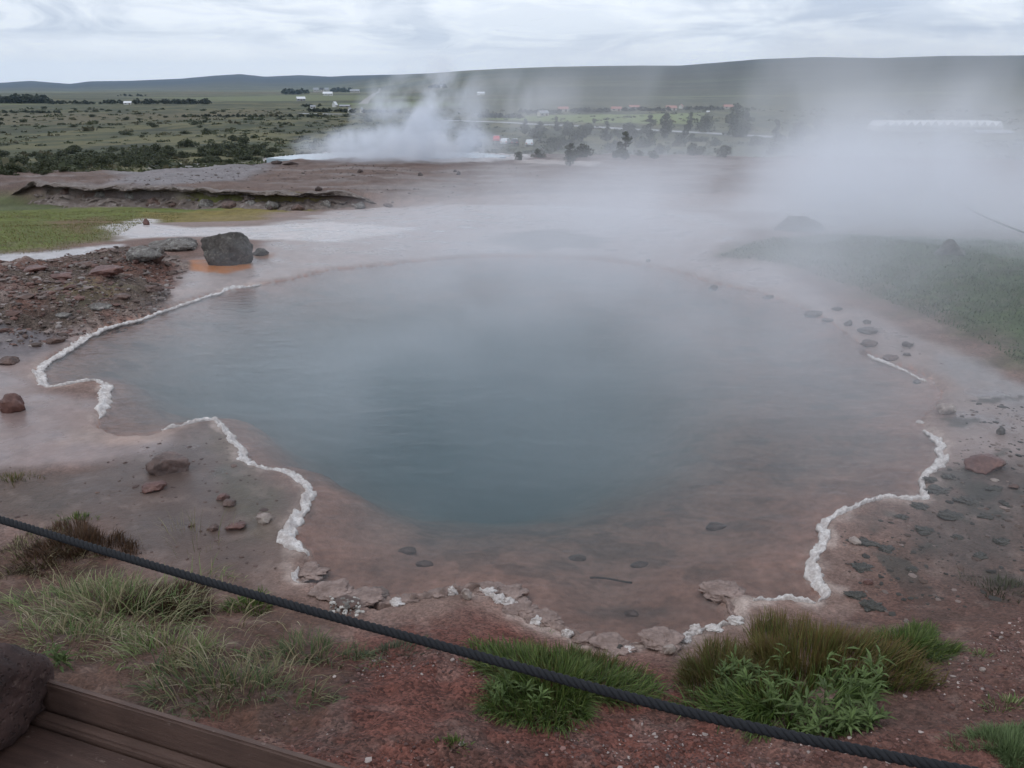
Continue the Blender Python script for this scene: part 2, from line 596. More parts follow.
    # green meadow left of the pool
    region([(-200, 206), (60, 209), (130, 207), (190, 206), (300, 198), (330, 203), (210, 217), (150, 224), (110, 240), (60, 250), (-200, 262)],
           (.115, .13, .042), .5, .5, 1.5, 0, 0, 1, 81)
    region([(140, 213), (250, 203), (310, 202), (280, 212), (190, 222), (150, 222)], (.19, .15, .06), .5, .6, 1.5, 0, 0, .9, 82)
    region([(50, 222), (95, 216), (120, 222), (90, 234), (60, 232)], (.15, .09, .065), .5, .5, 1, 0, .3, .7, 83)
    region([(-60, 200), (20, 190), (60, 196), (70, 208), (-60, 212)], (.07, .09, .035), .6, .5, 1.5, 0, 0, .8, 84)
    region([(240, 198), (290, 194), (305, 200), (262, 205)], (.09, .09, .04), .5, .5, 1.5, 0, 0, .7, 85)

    # --- round the pool
    # pale overflow terraces beyond and left
    region([(200, 262), (260, 250), (280, 225), (330, 210), (430, 205), (560, 205), (720, 215), (760, 250), (800, 285), (860, 320), (910, 350), (860, 350), (750, 300), (600, 262),
            (420, 264), (300, 285), (190, 303), (165, 305), (180, 285)], (.30, .25, .235), .35, .5, 1.3, .95, .1, .95, 86)
    region([(108, 226), (130, 219), (160, 219), (150, 225), (190, 228), (250, 226), (330, 222), (420, 228), (330, 242), (240, 238), (190, 236), (120, 240)],
           (.46, .42, .41), .2, .3, .8, 1, 0, .9, 87)
    region([(-100, 258), (40, 252), (120, 244), (140, 249), (60, 260), (-100, 270)], (.43, .41, .41), .12, .12, .5, .95, 0, .95, 88)
    region([(490, 240), (500, 232), (560, 229), (600, 238), (590, 247), (540, 252), (505, 247)], (.06, .055, .05), .25, .4, .8, .6, .2, .8, 89)
    # rubble
    sd = seg_sd(x, y, RUBBLE) + (tiny - .5) * .6
    rub = sstep(.12, -.12, sd) * (r < 30)
    blend(rub, (.15, .085, .068), .05, .9)
    blend(rub * sstep(.5, .6, fbm(x * 1.1, y * 1.1, 3, 90)), (.11, .085, .07), .1, .9)
    blend(rub * sstep(.52, .62, fbm(x * 1.4, y * 1.4, 4, 91)) * .7, (.24, .20, .18), .05, .8)
    region([(40, 290), (90, 280), (125, 288), (80, 302)], (.13, .125, .07), .15, .3, .6, 0, .5, .6, 92)
    # left wet mud flat
    region([(-200, 350), (20, 340), (60, 330), (120, 330), (36, 370), (48, 390), (110, 400), (105, 432), (165, 440), (150, 455), (60, 465), (-200, 480)],
           (.235, .182, .17), .15, .25, .8, 1.0, 0, 1, 93)
    region([(-80, 335), (40, 332), (110, 322), (60, 345), (20, 360), (-80, 370)], (.12, .11, .115), .1, .25, .5, .9, .2, .8, 94)
    region([(90, 470), (160, 445), (215, 425), (240, 465), (300, 490), (300, 560), (260, 590), (150, 560), (20, 500)],
           (.088, .063, .053), .2, .3, .7, .9, .05, .95, 95)
    region([(215, 430), (240, 450), (260, 480), (290, 500), (280, 545), (240, 540), (225, 480)], (.072, .066, .042), .12, .2, .5, .8, .1, .6, 96)
    region([(-120, 470), (40, 470), (90, 500), (70, 525), (-120, 530)], (.09, .068, .055), .15, .2, .6, .6, .2, .7, 97)
    region([(95, 420), (170, 432), (160, 442), (60, 445)], (.36, .27, .23), .1, .15, .5, .9, 0, .7, 98)
    # right mud, dark algal crusts, damp soil
    region([(860, 350), (930, 375), (950, 400), (930, 430), (950, 470), (1100, 470), (1150, 420), (1024, 385), (930, 340), (850, 310)],
           (.21, .165, .15), .15, .25, .8, .95, .1, 1, 99)
    region([(930, 350), (990, 365), (1060, 400), (1060, 420), (990, 395), (930, 370)], (.2, .19, .19), .12, .2, .6, .95, 0, .7, 100)
    region([(930, 480), (1060, 460), (1100, 560), (1000, 600), (900, 560), (870, 520), (930, 505)], (.08, .064, .056), .3, .45, .5, .6, .3, .9, 101)
    region([(850, 560), (900, 540), (960, 570), (930, 600), (860, 590)], (.15, .095, .076), .25, .35, .4, .25, .5, .7, 102)
    blend(((x > 2.2) & (y > 2.6) & (y < 6.8)) * (seg_sd(x, y, POOL) > .05) * sstep(.53, .62, fbm(x * 3.2, y * 3.2, 4, 103)) * .8, (.045, .045, .038), .6, .2)
    # red gravel in front
    region([(300, 640), (400, 620), (520, 620), (560, 650), (700, 660), (760, 740), (900, 700), (1200, 600), (1300, 900), (200, 900), (200, 720)],
           (.128, .055, .043), .25, .35, .5, .05, 1, 1, 104)
    region([(850, 590), (1100, 560), (1200, 700), (1000, 800), (860, 780)], (.10, .056, .045), .35, .4, .5, .2, .6, .85, 105)
    region([(-150, 540), (100, 560), (220, 590), (330, 610), (330, 700), (240, 740), (-150, 740)], (.095, .056, .042), .15, .3, .4, .15, .5, .9, 106)
    # orange algae at the foot of the boulder
    region([(190, 260), (252, 258), (252, 268), (225, 274), (192, 271)], (.33, .125, .04), .05, .05, .3, .8, 0, .95, 107)
    region([(252, 254), (274, 253), (274, 259), (252, 259)], (.2, .1, .055), .06, .06, .3, .9, 0, .8, 108)
    # moss bank right
    mo = seg_sd(x, y, MOSS) + (tiny - .5) * .7
    blend(sstep(.25, -.25, mo) * (r < 40), (.06, .085, .035), 0, .2)
    blend(sstep(.5, .0, mo) * sstep(-.5, 0, mo) * (r < 40) * .5, (.13, .095, .07), .4, .3)
    # pool edge and basin
    sdp = pool_sd(x, y)
    nearp = (r < 30)
    front = (1 - sstep(3.3, 4.6, y))
    blend(nearp * sstep(.34, .0, sdp + (tiny - .5) * .3) * sstep(-.03, .02, sdp) * (.35 + .25 * front), (.25, .18, .152), .3, .3)
    ins = nearp & (sdp < 0)
    blend(ins.astype(float), (.30, .178, .142), 0, 0)
    blend(ins * sstep(.5, .63, fbm(x * 1.7, y * 1.7, 4, 109)) * .4, (.20, .125, .10))
    blend(ins * sstep(.59, .66, fbm(x * 3.3 + 4, y * 5.0, 3, 110)) * sstep(-.1, -.4, sdp) * .5, (.11, .08, .068))
    dp = seg_sd(x, y, DEEP)
    blend(ins * sstep(.6, -1.4, seg_sd(x, y, DEEP2)) * .8, (.19, .19, .18))
    for cr in CRUSTS:
        pl = np.array([P(a, b, .01)[:2] for a, b, *_ in cr[0]])
        s = (x > pl[:, 0].min() - .5) & (x < pl[:, 0].max() + .5) & (y > pl[:, 1].min() - .5) & (y < pl[:, 1].max() + .5)
        m = np.zeros(n)
        dd = seg_sd(x[s], y[s], pl, False)
        m[s] = sstep(.10, .0, dd + (fbm(x[s] * 8, y[s] * 8, 4, 160) - .5) * .22) * .6
        blend(m * (sdp > -.02), (.46, .385, .345), .1, .2)
        blend(m * (sdp <= -.02), (.42, .31, .265), .0, .0)
    flake = sstep(.56, .64, fbm(x * 4.5, y * 6.5, 5, 161)) * (y < 14) * (sdp > .25) * (1 - np.clip(wet, 0, 1) * .7)
    blend(flake * .45, (.07, .05, .042))
    pale = sstep(.6, .68, fbm(x * 7.5 + 5, y * 9, 5, 162)) * (y < 14) * (sdp > .1) * .2
    blend(pale, (.27, .21, .185))
    col *= (1 + .35 * (micro - .5) * (r < 60))[:, None]
    lum = col.mean(1, keepdims=True)
    col = lum + (col - lum) * np.where(r < 30, 1.13, 1.15)[:, None]
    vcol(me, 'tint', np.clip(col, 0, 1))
    vflt(me, 'wet', wet)
    vflt(me, 'gravel', grav)

    t = NT('ground')
    p = t.pos()
    base = t.attr('tint')
    w = t.attr('wet', 'Fac')
    g = t.attr('gravel', 'Fac')
    n1 = t.noise(1.7, 6, .6, p)
    n2 = t.noise(17, 6, .65, p)
    n3 = t.noise(90, 3, .6, p)
    vor = t.n('ShaderNodeTexVoronoi')
    vor.inputs['Scale'].default_value = 85
    vor.inputs['Randomness'].default_value = 1
    t.l(p, vor.inputs['Vector'])
    sep = t.n('ShaderNodeSeparateColor')
    t.l(vor.outputs['Color'], sep.inputs[0])
    m1 = t.map(n1, .3, .7, .78, 1.22)
    m2 = t.math('ADD', 1.0, t.math('MULTIPLY', t.map(n2, .3, .7, -.28, .28), t.math('SUBTRACT', 1.0, t.math('MULTIPLY', w, .6))))
    mm = t.math('MULTIPLY', m1, m2)
    peb = t.math('ADD', 1.0, t.math('MULTIPLY', t.math('MULTIPLY', t.math('SUBTRACT', sep.outputs[0], .5), 1.1), g))
    mm = t.math('MULTIPLY', mm, peb)
    vm = t.n('ShaderNodeCombineColor')
    for k in range(3):
        t.l(mm, vm.inputs[k])
    c = t.mix(1.0, base, vm.outputs[0], 'MULTIPLY')
    # standing film of water on wet ground: glossier where the noise dips
    wn = t.math('MULTIPLY', w, t.map(n1, .3, .62, 1.0, .62))
    rough = t.map(wn, 0, 1, .92, .1)
    hb = t.math('ADD', t.math('MULTIPLY', n2, .7), t.math('MULTIPLY', n3, .3))
    st = t.map(wn, .2, .95, .75, .03)
    b1 = t.bump(hb, st, .03)
    b2 = t.bump(t.math('MULTIPLY', vor.outputs['Distance'], -1.0), t.math('MULTIPLY', g, .6), .012, b1)
    t.bsdf(c, rough, b2, .5, **{'IOR': 1.36})
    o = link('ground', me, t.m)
    return tag(o, 'brown geothermal ground, sinter terraces and grassy valley reaching distant hills', 'ground', None, 'structure')


build_ground()


# ================================================================== WATER
def water_mat(name, absorb=True):
    t = NT(name)
    p = t.pos()
    mp = t.n('ShaderNodeMapping')
    mp.inputs['Scale'].default_value = (1, 2.2, 1)
    mp.inputs['Rotation'].default_value = (0, 0, .25)
    t.l(p, mp.inputs['Vector'])
    f = t.math('ADD', t.noise(4.2, 4, .55, mp.outputs[0], .4), t.math('MULTIPLY', t.noise(1.1, 3, .5, mp.outputs[0], .6), 1.6))
    bmp = t.bump(f, .34, .03)
    tr = t.n('ShaderNodeBsdfTransparent')
    gl = t.n('ShaderNodeBsdfGlossy')
    gl.inputs['Roughness'].default_value = .09
    t.l(bmp, gl.inputs['Normal'])
    fr = t.n('ShaderNodeFresnel')
    fr.inputs['IOR'].default_value = 1.33
    t.l(bmp, fr.inputs['Normal'])
    mx = t.n('ShaderNodeMixShader')
    t.l(fr.outputs[0], mx.inputs[0])
    t.l(tr.outputs[0], mx.inputs[1])
    t.l(gl.outputs[0], mx.inputs[2])
    t.l(mx.outputs[0], t.out.inputs['Surface'])
    if absorb:
        ab = t.n('ShaderNodeVolumeAbsorption')
        ab.inputs['Color'].default_value = (.08, .47, .54, 1)
        ab.inputs['Density'].default_value = .72
        sc = t.n('ShaderNodeVolumeScatter')
        sc.inputs['Color'].default_value = (.52, .64, .70, 1)
        sc.inputs['Density'].default_value = .5
        ad = t.n('ShaderNodeAddShader')
        t.l(ab.outputs[0], ad.inputs[0])
        t.l(sc.outputs[0], ad.inputs[1])
        t.l(ad.outputs[0], t.out.inputs['Volume'])
    return t.m


def prism(poly, z0, z1):
    n = len(poly)
    v = [(p[0], p[1], z1) for p in poly] + [(p[0], p[1], z0) for p in poly]
    f = [tuple(range(n)), tuple(range(2 * n - 1, n - 1, -1))]
    for i in range(n):
        j = (i + 1) % n
        f.append((i, i + n, j + n, j))
    return v, f


cx, cy = np.mean([p[0] for p in POOL]), np.mean([p[1] for p in POOL])
big = []
for k in range(64):
    a = -2 * math.pi * k / 64
    d = np.array([math.cos(a), math.sin(a)])
    m = max((p[0] - cx) * d[0] + (p[1] - cy) * d[1] for p in POOL)
    big.append((cx + d[0] * (m + .05), cy + d[1] * (m + .05)))
# the hull of the pool, a touch larger; the ground rises through it at the shore
hv, hf = prism(big[::-1], -4.0, 0.0)
# the hull would flood low ground outside: keep to the traced outline grown by 6 cm
out = []
N = len(POOL)
for i in range(N):
    a, b, c = POOL[i - 1], POOL[i], POOL[(i + 1) % N]
    t0 = np.array([c[0] - a[0], c[1] - a[1]])
    t0 /= np.linalg.norm(t0)
    nrm = np.array([t0[1], -t0[0]])
    q = np.array([b[0], b[1]]) + nrm * .07
    if seg_sd(np.array([q[0]]), np.array([q[1]]), POOL)[0] < 0:
        q = np.array([b[0], b[1]]) - nrm * .07
    out.append(q)
area = sum(out[i][0] * out[(i + 1) % N][1] - out[(i + 1) % N][0] * out[i][1] for i in range(N))
if area < 0:
    out = out[::-1]
wv, wf_ = prism(out, -4.0, 0.0)
w = link('pool_water', mesh('pool_water', wv, wf_, False), water_mat('pool_water'))
tag(w, 'steaming teal hot spring pool water with shallow brown shelf', 'water', None, 'structure')

# the far geyser basin
gp = [np.array([p[0] + (p[0] - np.mean([q[0] for q in GBASIN])) * .015, p[1]]) for p in GBASIN]
gv, gf = prism([(p[0], p[1]) for p in gp][::-1], -2.0, -.93)
t = NT('geyser_water')
f_ = t.noise(.8, 3, .5, t.pos())
t.bsdf(t.mix(f_, (.34, .42, .47, 1), (.42, .48, .52, 1)), .2)
w = link('geyser_pool_water', mesh('geyser_pool_water', gv, gf, False), t.m)
tag(w, 'pale water of the far geyser basin under its steam plume', 'water', None, 'structure')


# ================================================================== SINTER CRUSTS
def crust(name, px, width, height, label, mat, seed=0, z0=0.0, base='water', jag=.5):
    pts = np.array([P(a, b, 0.01)[:2] for a, b, *_ in px])
    ws = np.array([(q[2] if len(q) > 2 else width) for q in px])
    seg = np.linalg.norm(np.diff(pts, axis=0), axis=1)
    L = np.concatenate([[0], np.cumsum(seg)])
    n = int(L[-1] / .014)
    s = np.linspace(0, L[-1], n)
    x, y = np.interp(s, L, pts[:, 0]), np.interp(s, L, pts[:, 1])
    k = 5
    ker = np.ones(k) / k
    x[k:-k] = np.convolve(x, ker, 'same')[k:-k]
    y[k:-k] = np.convolve(y, ker, 'same')[k:-k]
    wpx = np.interp(s, L, ws)
    dep = y * CP + CAM_Z * SP
    # lateral wander
    tx_, ty_ = np.gradient(x), np.gradient(y)
    l_ = np.hypot(tx_, ty_) + 1e-9
    nx, ny = ty_ / l_, -tx_ / l_
    wob = (fbm(s * 7, s * 0 + seed, 3, 200) - .5) * .10 * jag * 2
    x, y = x + nx * wob, y + ny * wob
    half = wpx * dep / F * .40
    end = sstep(0, .12, s) * sstep(0, .12, L[-1] - s)
    lw = half * (.25 + 1.0 * fbm(s * 11, s * 0 + seed + 3, 3, 201) + .9 * np.abs(fbm(s * 26, s * 0 + seed + 5, 2, 211) - .5) * 2) * (.25 + .75 * end)
    rw = half * (.25 + 1.0 * fbm(s * 12, s * 0 + seed + 7, 3, 202) + .9 * np.abs(fbm(s * 30, s * 0 + seed + 9, 2, 212) - .5) * 2) * (.25 + .75 * end)
    prof = np.array([-1, -.93, -.75, -.5, -.25, 0, .25, .5, .75, .93, 1])
    hp = np.array([-.4, .5, .8, .9, .8, .9, 1, .85, .8, .5, -.4])
    M = len(prof)
    V = np.zeros((n, M, 3))
    hh = .5 * height * (.45 + .9 * fbm(s * 9, s * 0 + seed + 11, 3, 203))
    for j in range(M):
        off = np.where(prof[j] < 0, prof[j] * lw, prof[j] * rw)
        V[:, j, 0] = x + nx * off
        V[:, j, 1] = y + ny * off
        V[:, j, 2] = hh * hp[j] + ((fbm(V[:, j, 0] * 38, V[:, j, 1] * 38, 3, 204) - .5) * 1.0 + (fbm(V[:, j, 0] * 90, V[:, j, 1] * 90, 2, 205) - .5) * .3) * height * (hp[j] > 0)
    gz = np.minimum(np.maximum(H(V[:, :, 0].ravel(), V[:, :, 1].ravel()).reshape(n, M), 0), .04 if base == 'water' else 9)
    V[:, :, 2] += gz + z0
    f = []
    for i in range(n - 1):
        for j in range(M - 1):
            f.append((i * M + j, (i + 1) * M + j, (i + 1) * M + j + 1, i * M + j + 1))
    f.append(tuple(range(M)))
    f.append(tuple((n - 1) * M + j for j in range(M - 1, -1, -1)))
    o = link(name, mesh(name, V.reshape(-1, 3), f), mat)
    return tag(o, label, 'sinter crust', 'white sinter crusts along the pool edge')


for px_, w_, h_, l_, m_, sd_, jg_ in CRUSTS:
    crust('sinter_crust', px_, w_, h_, l_, {'white': M_CRUST, 'pink': M_CRUST_PINK}[m_], sd_, jag=jg_)


# ================================================================== ROCKS
def ico(sub):
    import bmesh
    bm = bmesh.new()
    bmesh.ops.create_icosphere(bm, subdivisions=sub, radius=1)
    v = np.array([p.co[:] for p in bm.verts])
    f = np.array([[q.index for q in t.verts] for t in bm.faces])
    bm.free()
    return v, f


ICO = {k: ico(k) for k in (1, 2, 3, 4, 5)}


def rock_mesh(name, sx, sy, sz, seed, sub=4, planes=11, rough=.09):
    r_ = np.random.default_rng(seed)
    v, f = ICO[sub]
    v = v.copy()
    for _ in range(planes):
        d = r_.normal(size=3)
        d /= np.linalg.norm(d)
        k = r_.uniform(.55, .88)
        s = v @ d
        over = np.maximum(s - k, 0)
        v -= over[:, None] * d * .93
    nz = fbm(v[:, 0] * 2.2 + seed, v[:, 1] * 2.2 + v[:, 2] * 1.7, 4, seed) - .5
    n2 = fbm(v[:, 0] * 7 + v[:, 2] * 5, v[:, 1] * 7 - v[:, 2] * 4 + seed, 3, seed + 9) - .5
    v *= (1 + nz * rough * 3.2 + n2 * rough)[:, None]
    v *= np.array([sx, sy, sz]) / np.abs(v).max(0)
    return mesh(name, v, f)


ROCKN = [100]


def rock(name, px, py, wpx, hpx, mat, label, group=None, cat='rock', deep=None, sink=.3, sub=4, flat=.62, rgh=.13, rz=None, planes=9, base=None, zfix=None):
    """px, py: middle of the visible foot of the rock"""
    ROCKN[0] += 1
    g = G(px, py) if base is None else np.array(base)
    if zfix is not None:
        g = P(px, py, zfix)
    d = depth_of(g)
    sx = wpx * d / F * .5
    el = math.atan2(CAM_Z - g[2], g[1])
    vis = hpx * d / F
    sy = sx * .85 if deep is None else deep
    # visible height of a lump ~ sz-part * cos + depth-part * sin
    sz = max(.25 * sx, (vis - sy * math.sin(el) * .9) / math.cos(el)) / (1 - sink) * .75 * flat
    o = link(name, rock_mesh(name, sx, sy, sz, ROCKN[0], sub, planes, rgh), mat)
    o.location = (g[0], g[1] + sy * .8, g[2] + sz * (1 - 2 * sink))
    o.rotation_euler = (0, 0, random.uniform(-.25, .25) if rz is None else rz)
    return tag(o, label, cat, group)


rock('boulder', 222, 266, 55, 33, M_ROCK_DARK, 'large rounded dark grey boulder standing in the shallow overflow', None, 'boulder', sub=5, rz=0, planes=4, sink=.22, flat=.8, rgh=.1)
rock('rock', 172, 251, 62, 15, M_ROCK_LICHEN, 'flat grey lichen-covered slab beside the large dark boulder', 'rocks on the left bank', sub=5, rz=-.1)
rock('rock', 136, 262, 44, 18, M_ROCK_LICHEN, 'craggy grey brown rock in front of the flat lichen slab', 'rocks on the left bank', sub=5)
rock('rock', 152, 262, 26, 12, M_ROCK_BROWN, 'low brown rock below the flat lichen slab', 'rocks on the left bank')
rock('rock', 259, 256, 18, 9, M_ROCK_DARK, 'small dark rock right of the large dark boulder', 'rocks by the boulder')
rock('rock', 146, 225, 8, 7, M_ROCK_RED, 'small red brown stone in the pale stream behind the lichen slab', 'rocks by the boulder', sub=3)
for i, (a, b, w_, h_, m_, l_) in enumerate([
        (100, 276, 36, 11, M_ROCK_RED, 'reddish slab in front of the craggy grey rock'),
        (60, 280, 32, 9, M_ROCK_RED, 'flat red slab on the crest of the rubble bank'),
        (85, 267, 22, 7, M_ROCK_BROWN, 'brown slab beside the pale stream on the bank'),
        (30, 272, 26, 7, M_ROCK_RED, 'red slab at the upper left of the rubble bank'),
        (150, 292, 24, 8, M_ROCK_BROWN, 'brown stone near the right tip of the rubble bank'),
        (97, 311, 22, 9, M_ROCK_LICHEN, 'pale brown stone low on the rubble bank'),
        (62, 318, 18, 7, M_ROCK_LICHEN, 'pale stone at the lower edge of the rubble bank'),
        (20, 300, 20, 7, M_ROCK_BROWN, 'brown stone in the middle of the left rubble'),
        (118, 300, 20, 7, M_ROCK_BROWN, 'brown stone between pale stones on the rubble slope'),
        (52, 344, 20, 9, M_ROCK_BROWN, 'lone brown stone on wet mud below the rubble'),
        (5, 365, 22, 9, M_ROCK_BROWN, 'brown stone on dark wet mud at the far left'),
        (8, 413, 26, 22, M_ROCK_RED, 'rough red brown rock on wet mud at the left edge'),
        (163, 475, 46, 24, M_ROCK_BROWN, 'largest flat brown rock on the wet mud'),
        (151, 493, 25, 11, M_ROCK_RED, 'red brown rock just below the largest mud rock'),
        (221, 501, 14, 9, M_ROCK_RED, 'dark red stone touching a paler stone on the mud'),
        (227, 507, 15, 8, M_ROCK_BROWN, 'brown stone touching the dark red stone on the mud'),
        (212, 532, 14, 8, M_ROCK_BROWN, 'small brown stone left of a flat one on the mud'),
        (234, 531, 22, 9, M_ROCK_RED, 'flat red brown stone on mud near the thick crust'),
        (262, 524, 18, 11, M_ROCK_PALE, 'cream topped stone on mud beside the thick crust'),
        (190, 527, 8, 4, M_ROCK_BROWN, 'tiny brown stone on the mud behind the rope'),
        (992, 474, 43, 20, M_ROCK_RED, 'large red brown rock on the right shore'),
        (949, 415, 20, 14, M_ROCK_PALE, 'pinkish rounded rock half buried near the right shore'),
        (1003, 435, 10, 9, M_ROCK_DARK, 'small dark stone above the large red brown rock'),
        (918, 384, 8, 5, M_ROCK_BROWN, 'small brown stone by the thin broken crust'),
        (893, 361, 16, 8, M_ROCK_BROWN, 'brown stone at the end of the thin broken crust'),
        (871, 347, 18, 8, M_ROCK_BROWN, 'wide brown stone on the right rim in thin steam'),
        (909, 347, 12, 6, M_ROCK_WET, 'dark stone set back from the right rim'),
        (908, 356, 9, 4, M_ROCK_WET, 'small flat dark stone behind the brown rim stone'),
        (849, 326, 10, 7, M_ROCK_WET, 'dark stone higher along the right rim in steam'),
        (868, 324, 8, 5, M_ROCK_WET, 'small dark stone set back in the steam by the rim'),
        (870, 334, 21, 7, M_ROCK_WET, 'flat dark slab behind the rim in thin steam'),
        (815, 318, 21, 10, M_ROCK_WET, 'broad dark rock on the far right rim in steam'),
        (838, 311, 11, 5, M_ROCK_WET, 'small rock behind the broad dark rim rock in steam'),
        (830, 322, 14, 4, M_ROCK_WET, 'low rock in front of the broad dark rim rock'),
        (770, 299, 14, 5, M_ROCK_WET, 'faint flat rock on the far rim in steam'),
        (714, 291, 10, 8, M_ROCK_WET, 'faint dark stone at the far rim left of the others'),
        (648, 262, 6, 4, M_ROCK_WET, 'very faint stone at the far rim in thick steam'),
        (467, 600, 13, 12, M_ROCK_PALE, 'whitish stone perched on the front crust lip'),
        (670, 656, 14, 12, M_ROCK_PALE, 'cream stone at the front shore beside the right clump'),
        (620, 652, 10, 8, M_ROCK_DARK, 'dark stone wedged in the front crust lip'),
        (869, 585, 10, 6, M_ROCK_RED, 'small red stone on dark crust right of the pool'),
        (857, 545, 14, 8, M_ROCK_PALE, 'pale pink stone on mud right of the stepped crust'),
        (1015, 489, 12, 6, M_ROCK_BROWN, 'small brown stone below the large red brown rock'),
        (996, 482, 9, 4, M_ROCK_PALE, 'tiny pale chip just under the large red brown rock'),
        (984, 672, 7, 5, M_ROCK_PALE, 'small white stone on damp soil at the right'),
        (345, 610, 28, 12, M_ROCK_BROWN, 'dark pitted rock at the front left shore'),
        ]):
    grp = None
    rock('rock', a, b, w_, h_, m_, l_, grp, sub=4)

M_ALGAE = mat_rock('algae_crust', (.034, .032, .025), (.07, .062, .048), None, .55, 16)
for k, (a, b, w_, h_) in enumerate([(872, 548, 34, 10), (890, 553, 26, 8), (866, 572, 30, 8), (858, 600, 30, 12), (878, 612, 34, 10), (945, 495, 36, 8), (972, 505, 34, 8), (960, 522, 40, 9), (990, 520, 24, 6),
                                    (935, 482, 22, 6), (1005, 545, 30, 8), (930, 535, 30, 7), (905, 520, 20, 6), (985, 560, 26, 7), (962, 540, 18, 5), (925, 510, 26, 6), (1012, 508, 22, 6), (915, 572, 18, 5), (955, 480, 24, 6), (1000, 492, 26, 5)]):
    rock('algae_crust', a, b, w_ * .85, h_ * .6, M_ALGAE, 'dark flaky crust lying flat on the damp right shore', 'dark crusts on the right shore', 'crust', sub=5, planes=2, flat=.22, sink=.5, rgh=.6)

# stones on the pool floor
for (a, b, w_, l_) in [(578, 556, 20, 'dark stone under water in the middle of the front shelf'), (425, 575, 18, 'long dark stone under water near the front left shelf'),
                       (408, 556, 20, 'flat dark streak of stone under water by the deep edge'), (631, 626, 16, 'dark stone under water near the front shore'),
                       (640, 566, 20, 'faint stone under water right of the middle shelf'), (715, 530, 22, 'faint stone under water on the right shelf')]:
    ROCKN[0] += 1
    g = P(a, b, -.16)
    z = H1(g[0], g[1])
    d = depth_of(g)
    sx = w_ * d / F / 2
    o = link('submerged_stone', rock_mesh('submerged_stone', sx, sx * .55, .025, ROCKN[0], 3), M_ROCK_BROWN)
    o.location = (g[0], g[1], z + .01)
    tag(o, l_, 'stone', 'stones under water on the pool shelf')
g0, g1 = P(590, 576, -.1), P(632, 580, -.1)
pts = [(g0[0] + (g1[0] - g0[0]) * k, g0[1] + (g1[1] - g0[1]) * k + .01 * math.sin(k * 5), max(H1(g0[0], g0[1]), H1(g1[0], g1[1])) + .012) for k in np.linspace(0, 1, 9)]
v, f = tube(pts, .006, 6)
tag(link('stick', mesh('stick', v, f), M_ROCK_LAVA), 'thin dark stick lying under water on the front shelf', 'stick')

# boulders on the right bank, faint in steam, and rocks on the mound
rock('boulder', 805, 240, 52, 26, M_ROCK_DARK, 'broad dark boulder dimly seen in steam beyond the pool', None, 'boulder', zfix=.1)
rock('boulder', 955, 264, 34, 30, M_ROCK_DARK, 'round dark boulder dimly seen in steam above the moss bank', None, 'boulder', zfix=.3)
for (a, b, w_, h_, l_) in [(318, 191, 8, 5, 'small dark rock at the brink of the sinter mound'), (275, 164, 12, 4, 'flat dark rock beside the geyser basin rim'),
                           (290, 165, 18, 4, 'long dark rock at the left of the geyser basin rim'), (360, 173, 6, 4, 'lone dark rock on the brown mound'),
                           (420, 176, 6, 4, 'dark rock on the mound right of the lone one'), (458, 175, 5, 4, 'small dark rock further right on the mound'),
                           (455, 172, 4, 3, 'tiny rock beside the right mound rock'), (270, 210, 6, 4, 'tiny brown rock on the slope below the mound')]:
    rock('rock', a, b, w_, h_, M_ROCK_LAVA, l_, 'rocks on the sinter mound', sub=3)


# rubble and gravel too many to count
def pebbles(name, pts, size, cols, label, cat, mat, flat=.6):
    v0, f0 = ICO[1]
    n = len(pts)
    sc = size[:, None] * rng.uniform(.6, 1.3, (n, 3))
    sc[:, 2] *= flat
    a = rng.uniform(0, 6.28, n)
    V = v0[None] * (1 + rng.uniform(-.28, .28, (n, len(v0), 1)))
    V = V * sc[:, None, :]
    ca, sa = np.cos(a)[:, None], np.sin(a)[:, None]
    X = V[:, :, 0] * ca - V[:, :, 1] * sa
    Y = V[:, :, 0] * sa + V[:, :, 1] * ca
    V = np.stack([X, Y, V[:, :, 2]], -1) + pts[:, None, :]
    Fc = (f0[None] + (np.arange(n) * len(v0))[:, None, None]).reshape(-1, 3)
    me = mesh(name, V.reshape(-1, 3), Fc, False)
    c = np.repeat(cols, len(v0), axis=0)
    vcol(me, 'tint', c)
    o = link(name, me, mat)
    return tag(o, label, cat, None, 'stuff')


t = NT('pebble')
t.bsdf(t.mix(t.noise(60, 3, .6, t.obj()), t.attr('tint'), t.mix(1, t.attr('tint'), (.6, .6, .6, 1), 'MULTIPLY')), .75)
M_PEB = t.m


def scatter_in(poly, n, noise=None, thr=.5, seed=0):
    r_ = np.random.default_rng(seed)
    p = np.array([q[:2] for q in poly])
    lo, hi = p.min(0), p.max(0)
    out = np.zeros((0, 2))
    while len(out) < n:
        q = r_.uniform(lo, hi, (n * 3, 2))
        q = q[seg_sd(q[:, 0], q[:, 1], poly) < 0]
        if noise:
            q = q[fbm(q[:, 0] * noise, q[:, 1] * noise, 3, seed) + r_.uniform(-.1, .1, len(q)) > thr]
        out = np.concatenate([out, q])
    return out[:n]


def palette(n, cols, var=.25):
    c = np.array(cols)[rng.integers(0, len(cols), n)]
    return np.clip(c * rng.uniform(1 - var, 1 + var, (n, 1)), 0, 1)


